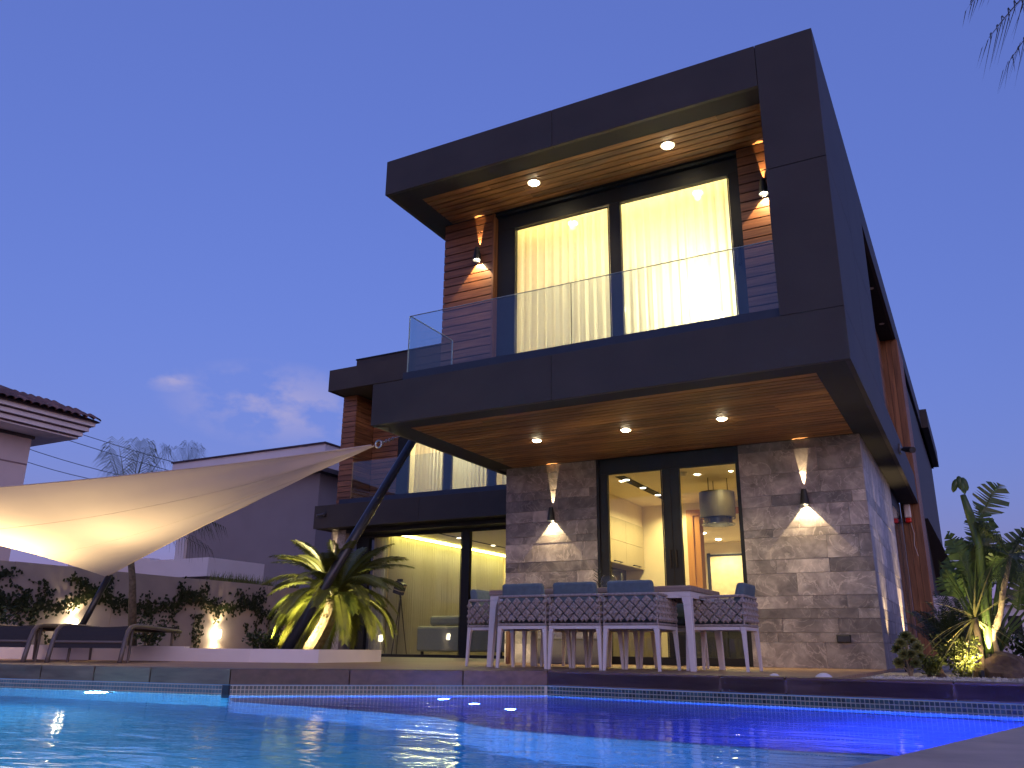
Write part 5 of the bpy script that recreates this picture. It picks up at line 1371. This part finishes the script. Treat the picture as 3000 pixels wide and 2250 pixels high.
# tall succulent stem with lobes
cs = thing('columnar_succulent', 'tall fleshy stem topped by a cluster of rounded lobes', 'succulent', (0.72, 1.75, -0.03))
MB().tube([(0.74, 1.78, -0.03), (0.77, 1.75, 0.7), (0.80, 1.69, 1.2), (0.76, 1.60, 1.48), (0.727, 1.52, 1.66)], [0.035, 0.036, 0.038, 0.040, 0.026], 10).build('stem', M['banana'], cs, smooth=True)
for dx, dz, a in ((-.055, .02, -.35), (-.012, .045, 0.0), (.03, .03, .25), (.012, .0, .1)):
    c_ = Vector((0.727+dx, 1.50, 1.74+dz))
    lm = MB().lathe((0, 0, 0), [(0.004, -.075), (.022, -.05), (.030, 0), (.028, .03), (.016, .055), (.003, .062)], 10)
    lm.v = [tuple(Vector(v_) @ Matrix.Rotation(a, 3, 'Y') + c_) for v_ in lm.v]
    lm.build('lobe', M['banana'], cs, smooth=True)
# slim crooked trunk, lit
lt = thing('slim_tree', 'slim crooked tree trunk glowing in the spotlight', 'tree', (0.82, 1.86, -0.03))
MB().tube([(x_, y_-0.50, z_) for x_, y_, z_ in ((0.83, 2.36, -0.05), (0.815, 2.33, 0.13), (0.787, 2.29, 0.30), (0.80, 2.28, 0.38), (0.845, 2.27, 0.45), (0.893, 2.256, 0.56), (0.93, 2.22, 0.72), (0.985, 2.19, 0.885), (1.05, 2.15, 1.08))], [0.036, 0.033, 0.036, 0.030, 0.034, 0.026, 0.027, 0.022, 0.018], 9).build('trunk', simple('pale_trunk', (0.30, 0.24, 0.15), 0.85, var=0.3, scale=40, bump=0.6), lt, smooth=True)
cr = MB(); 
for k in range(16):
    a = k*2.39996; e = R_((60, 30, 5, -15)[k % 4])
    o = Vector((math.cos(a)*math.cos(e), math.sin(a)*math.cos(e), math.sin(e))); c0 = Vector((1.05, 1.65, 1.07))
    frond(cr, c0, c0+o*.3, c0+o*.5+Vector((0, 0, -.12)), .16, 20, .006, .6, .007, 300+k, .1)
cr.build('crown', M['dkleaf'], lt)
# arching strap blades
yc = thing('yucca', 'yucca with long thin arching blades catching the spotlight', 'plant', (0.66, 1.60, -0.03))
MB().tube([(0.665, 1.62, -0.05), (0.675, 1.60, 0.25), (0.665, 1.565, 0.50)], [0.03, 0.026, 0.03], 9).build('trunk', M['bark'], yc, smooth=True)
rr = random.Random(77); hc = Vector((0.665, 1.565, 0.50))
for k in range(64):
    a = k*2.39996; e = R_(rr.choice((80, 65, 50, 35, 15, -5, -20, -35))+rr.uniform(-8, 8)); L = rr.uniform(.42, .72)*(1.3 if e < .7 else 1)
    o = Vector((math.cos(a)*math.cos(e), math.sin(a)*math.cos(e), math.sin(e)))
    p1 = hc+o*L*.55; p2 = hc+o*L+Vector((0, 0, -.10*L-(.18*L if e < .5 else 0)))
    mb = MB(); n = 8; tn = Vector((-math.sin(a), math.cos(a), 0)); pr = None
    for q in range(n+1):
        t = q/n; p = bez(hc, p1, p2, t); w_ = .009*(1-t)**.7+.0008
        cu = (p-tn*w_, p+tn*w_)
        if pr: mb.quad(tuple(pr[0]), tuple(pr[1]), tuple(cu[1]), tuple(cu[0]))
        pr = cu
    mb.build('blade', M['straw'] if e < 0.8 else M['banana'], yc)
# dark cycads behind
for k, (x, y, h, lb) in enumerate(((0.42, 3.6, 0.45, 'dark fan of fronds in the bed behind the bright bush'), (0.75, 4.2, 0.40, 'dark fronds behind the slim lit trunk'), (0.25, 4.6, 0.35, 'dark fronds against the side wall'))):
    t = thing('cycad', lb, 'plant', (x, y, -0.03), 'dark cycads')
    fmx = frond_mesh(0.75, R_(70), R_(35), .20, 30, .3, .008, 90+k, M['dkleaf'])
    for q in range(16): inst('frond', fmx, t, Matrix.Translation((x, y, 0.05)) @ Euler((0, rr.uniform(-.5, .35), q*2.39996)).to_matrix().to_4x4() @ Matrix.Scale(rr.uniform(.7, 1.1)*h/.42, 4))
# palm whose fronds hang in at the top right
tp = thing('coconut_palm', 'tall palm whose dry frond tips hang in at the top right', 'palm', (2.9, 0.25, -0.05))
MB().tube([(2.95, 0.3, -0.05), (2.85, 0.2, 3.0), (2.60, 0.05, 6.25)], [0.15, 0.11, 0.09], 12).build('trunk', M['bark'], tp, smooth=True)
dry = leaf_mat('dry_palm', (0.025, 0.014, 0.012), (0.050, 0.040, 0.016))
tc0 = Vector((2.58, 0.03, 6.3))
for k, (p1, p2, L) in enumerate((((2.1, -0.25, 6.15), (1.47, -0.47, 5.30), .46), ((2.2, -0.2, 5.95), (1.60, -0.42, 5.06), .44), ((2.0, -0.3, 6.45), (1.37, -0.51, 5.66), .30), ((2.3, 0.3, 7.0), (2.0, 0.9, 7.4), .45), ((3.0, 0.5, 7.0), (3.8, 0.9, 6.9), .45), ((3.1, -0.4, 6.8), (3.9, -0.9, 6.2), .45), ((2.7, 0.7, 6.9), (2.9, 1.6, 6.6), .45), ((2.8, -0.7, 6.7), (2.9, -1.5, 6.1), .45))):
    frond(MB(), tc0, p1, p2, L, 15 if k < 3 else 26, 0.016, 0.55, 0.0095 if k < 3 else .012, 500+k, 0.05, start=.3).build('frond', dry, tp)

# ------------------------------------------------------------------ neighbours
nw = simple('neighbour_grey_render', (0.25, 0.225, 0.245), 0.85, var=0.05, scale=1.2)
nwh = simple('neighbour_white', (0.70, 0.66, 0.70), 0.8, var=0.04, scale=1.5)
tilem = simple('brown_roof_tile', (0.15, 0.075, 0.06), 0.8, var=0.3, scale=6, rand=0.35)
nwp = simple('pale_moulding', (0.84, 0.76, 0.74), 0.8, var=0.04, scale=1.5)
nb = thing('neighbour_house', 'plain grey neighbour house with a white roof band behind the sail', 'house', (-18.5, 12, 0))
MB().box(-21.1, -15.85, 10.9, 17, -0.05, 5.07).build('wall', nw, nb)
MB().box(-21.6, -15.25, 10.35, 17, 5.10, 5.78).build('roof_band', nwh, nb)
MB().box(-21.62, -15.2, 10.28, 17.1, 5.781, 5.82).build('roof_edge', simple('plum_edge', (0.06, 0.035, 0.05), 0.6), nb)
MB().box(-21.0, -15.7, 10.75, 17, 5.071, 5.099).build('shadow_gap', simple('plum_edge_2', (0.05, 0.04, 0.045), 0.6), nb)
MB().box(-21.5, -21.11, 10.8, 17, -0.05, 5.07).build('side_wall', nwh, nb)
an = thing('neighbour_annex', 'white parapet slab of the neighbour annex above the garden wall', 'building', (-16.2, 7.6, 0))
MB().box(-17.6, -15.34, 6.66, 8.5, 1.76, 2.20).build('parapet', nwh, an)
MB().box(-17.4, -15.5, 6.9, 8.4, -0.05, 1.755).build('wall', simple('annex_grey', (0.20, 0.18, 0.19), 0.8), an)
MB().box(-21, -17.7, 6.9, 7.2, -0.05, 2.3).build('side_wall', nwh, an)
# left house with a tiled hip roof
hl = thing('tiled_house', 'pale neighbour house with a brown tiled roof at the left edge', 'house', (-24, 0, 0))
MB().box(-28, -20.55, -9, 5.0, -0.05, 5.5).build('wall', simple('pinkish_render', (0.66, 0.55, 0.53), 0.85, var=0.05, scale=1.5), hl)
for z in (3.55, 4.6): MB().box(-20.549, -20.535, -9, 4.99, z, z+.035).build('string_line', simple('joint_line', (0.28, 0.2, 0.2), 0.8), hl)
ev = MB().box(-28.6, -19.75, -9.5, 5.75, 5.38, 5.46).build('eaves', nwp, hl)
for k, (o, z) in enumerate(((0.0, 5.44), (0.10, 5.58), (0.20, 5.72))):
    MB().box(-28.8, -19.65+o, -9.6, 5.80+o*.9, z+.01, z+.125).build('moulding', nwp, ev)
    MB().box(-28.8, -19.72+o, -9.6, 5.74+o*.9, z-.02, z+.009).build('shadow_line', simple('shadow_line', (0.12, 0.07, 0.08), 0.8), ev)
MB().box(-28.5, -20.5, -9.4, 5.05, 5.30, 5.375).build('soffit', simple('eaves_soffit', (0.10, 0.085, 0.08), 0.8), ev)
rf = MB(); x1, y1, z0 = -19.35, 6.05, 5.86
rf.tri((x1, y1, z0), (x1, -9.8, z0), (-24, -2.0, 7.9)); rf.quad((x1, y1, z0), (-24, 2.0, 7.9), (-24, -2.0, 7.9), (x1, -9.8, z0))
rf.quad((x1, y1, z0), (-29, y1, z0), (-24, 2.0, 7.9), (-24, 2.0, 7.9)); rf.quad((x1, y1, z0-.02), (x1, -9.8, z0-.02), (-29, -9.8, z0-.02), (-29, y1, z0-.02))
rfo = rf.build('roof', tilem, hl)
tm = MB()
for q in range(7):
    a0, a1 = math.pi*q/6, math.pi*(q+1)/6
    if q < 6: tm.quad((0, -.11*math.cos(a0), .075*math.sin(a0)), (-.42, -.09*math.cos(a0), .06*math.sin(a0)+.03), (-.42, -.09*math.cos(a1), .06*math.sin(a1)+.03), (0, -.11*math.cos(a1), .075*math.sin(a1)))
tme = tm.mesh('roof_tile', tilem)
sl_ = math.atan2(2.04, 4.65)
for row in range(3):
    for k in range(30):
        y = y1-.12-k*.215
        d_ = row*.36
        if y < y1 - 6.6: continue
        if y > y1-d_*0.9: continue
        inst('roof_tile', tme, rfo, Matrix.Translation((x1+.03-d_*math.cos(sl_), y, z0+.01+d_*math.sin(sl_))) @ Matrix.Rotation(sl_, 4, 'Y'))
# far right: rendered wall and far houses
rw = tag(MB().hexa([(-0.1, 8.9, -.05), (1.15, 11.4, -.05), (1.0, 11.5, -.05), (-0.25, 9.0, -.05)], [(-0.1, 8.9, 1.155), (1.15, 11.4, 1.155), (1.0, 11.5, 1.155), (-0.25, 9.0, 1.155)]).build('boundary_wall', simple('lilac_render', (0.42, 0.37, 0.39), 0.85, var=0.06)), 'pale boundary wall behind the tall plants on the right', 'wall')
for k, (x, y, w_, h, lb) in enumerate(((3.1, 42, 3.2, 2.5, 'far white house with tiled roof at the right edge'), (5.0, 60, 5.0, 3.2, 'farther pale house at the right edge'))):
    t = thing('far_house', lb, 'house', (x, y, 0), 'far houses')
    MB().box(x-w_/2, x+w_, y, y+6, -.05, h).build('wall', nwh, t)
    MB().box(x-w_/2-.4, x+w_+.4, y-.4, y+6, h+.001, h+.18).build('eaves', nwh, t)
    MB().hexa([(x-w_/2-.5, y-.5, h+.181), (x+w_+.5, y-.5, h+.181), (x+w_+.5, y+6.5, h+.181), (x-w_/2-.5, y+6.5, h+.181)], [(x-.2, y+2.5, h+1.2), (x+w_-1, y+2.5, h+1.2), (x+w_-1, y+3.5, h+1.2), (x-.2, y+3.5, h+1.2)]).build('roof', tilem, t)
    for q in (0.2, 1.6): MB().box(x-w_/2+q, x-w_/2+q+.7, y-.02, y-.001, h*.45, h*.8).build('window', M['frame'], t)
# overhead wires
for k, (a, b) in enumerate((((-25.38, 8.99, 7.04), (-22.36, 10.99, 6.07)), ((-25.9, 8.76, 6.88), (-22.59, 10.95, 5.82)), ((-26.43, 8.66, 6.35), (-24.7, 9.8, 5.83)), ((-26.6, 8.71, 5.96), (-25.18, 9.62, 5.58)))):
    a, b = Vector(a), Vector(b); d_ = (b-a); n_ = 14; A0, B0 = a-d_*1.6, b+d_*2.2
    o = MB().tube([A0.lerp(B0, q/n_)-Vector((0, 0, .35*math.sin(math.pi*q/n_)-.30)) for q in range(n_+1)], 0.011, 5).build('overhead_wire', M['frame'])
    tag(o, ('topmost overhead wire sagging behind the left palm', 'second overhead wire from the top behind the left palm', 'third overhead wire from the top beside the tiled house', 'lowest overhead wire beside the tiled house')[k], 'wire', 'overhead wires')
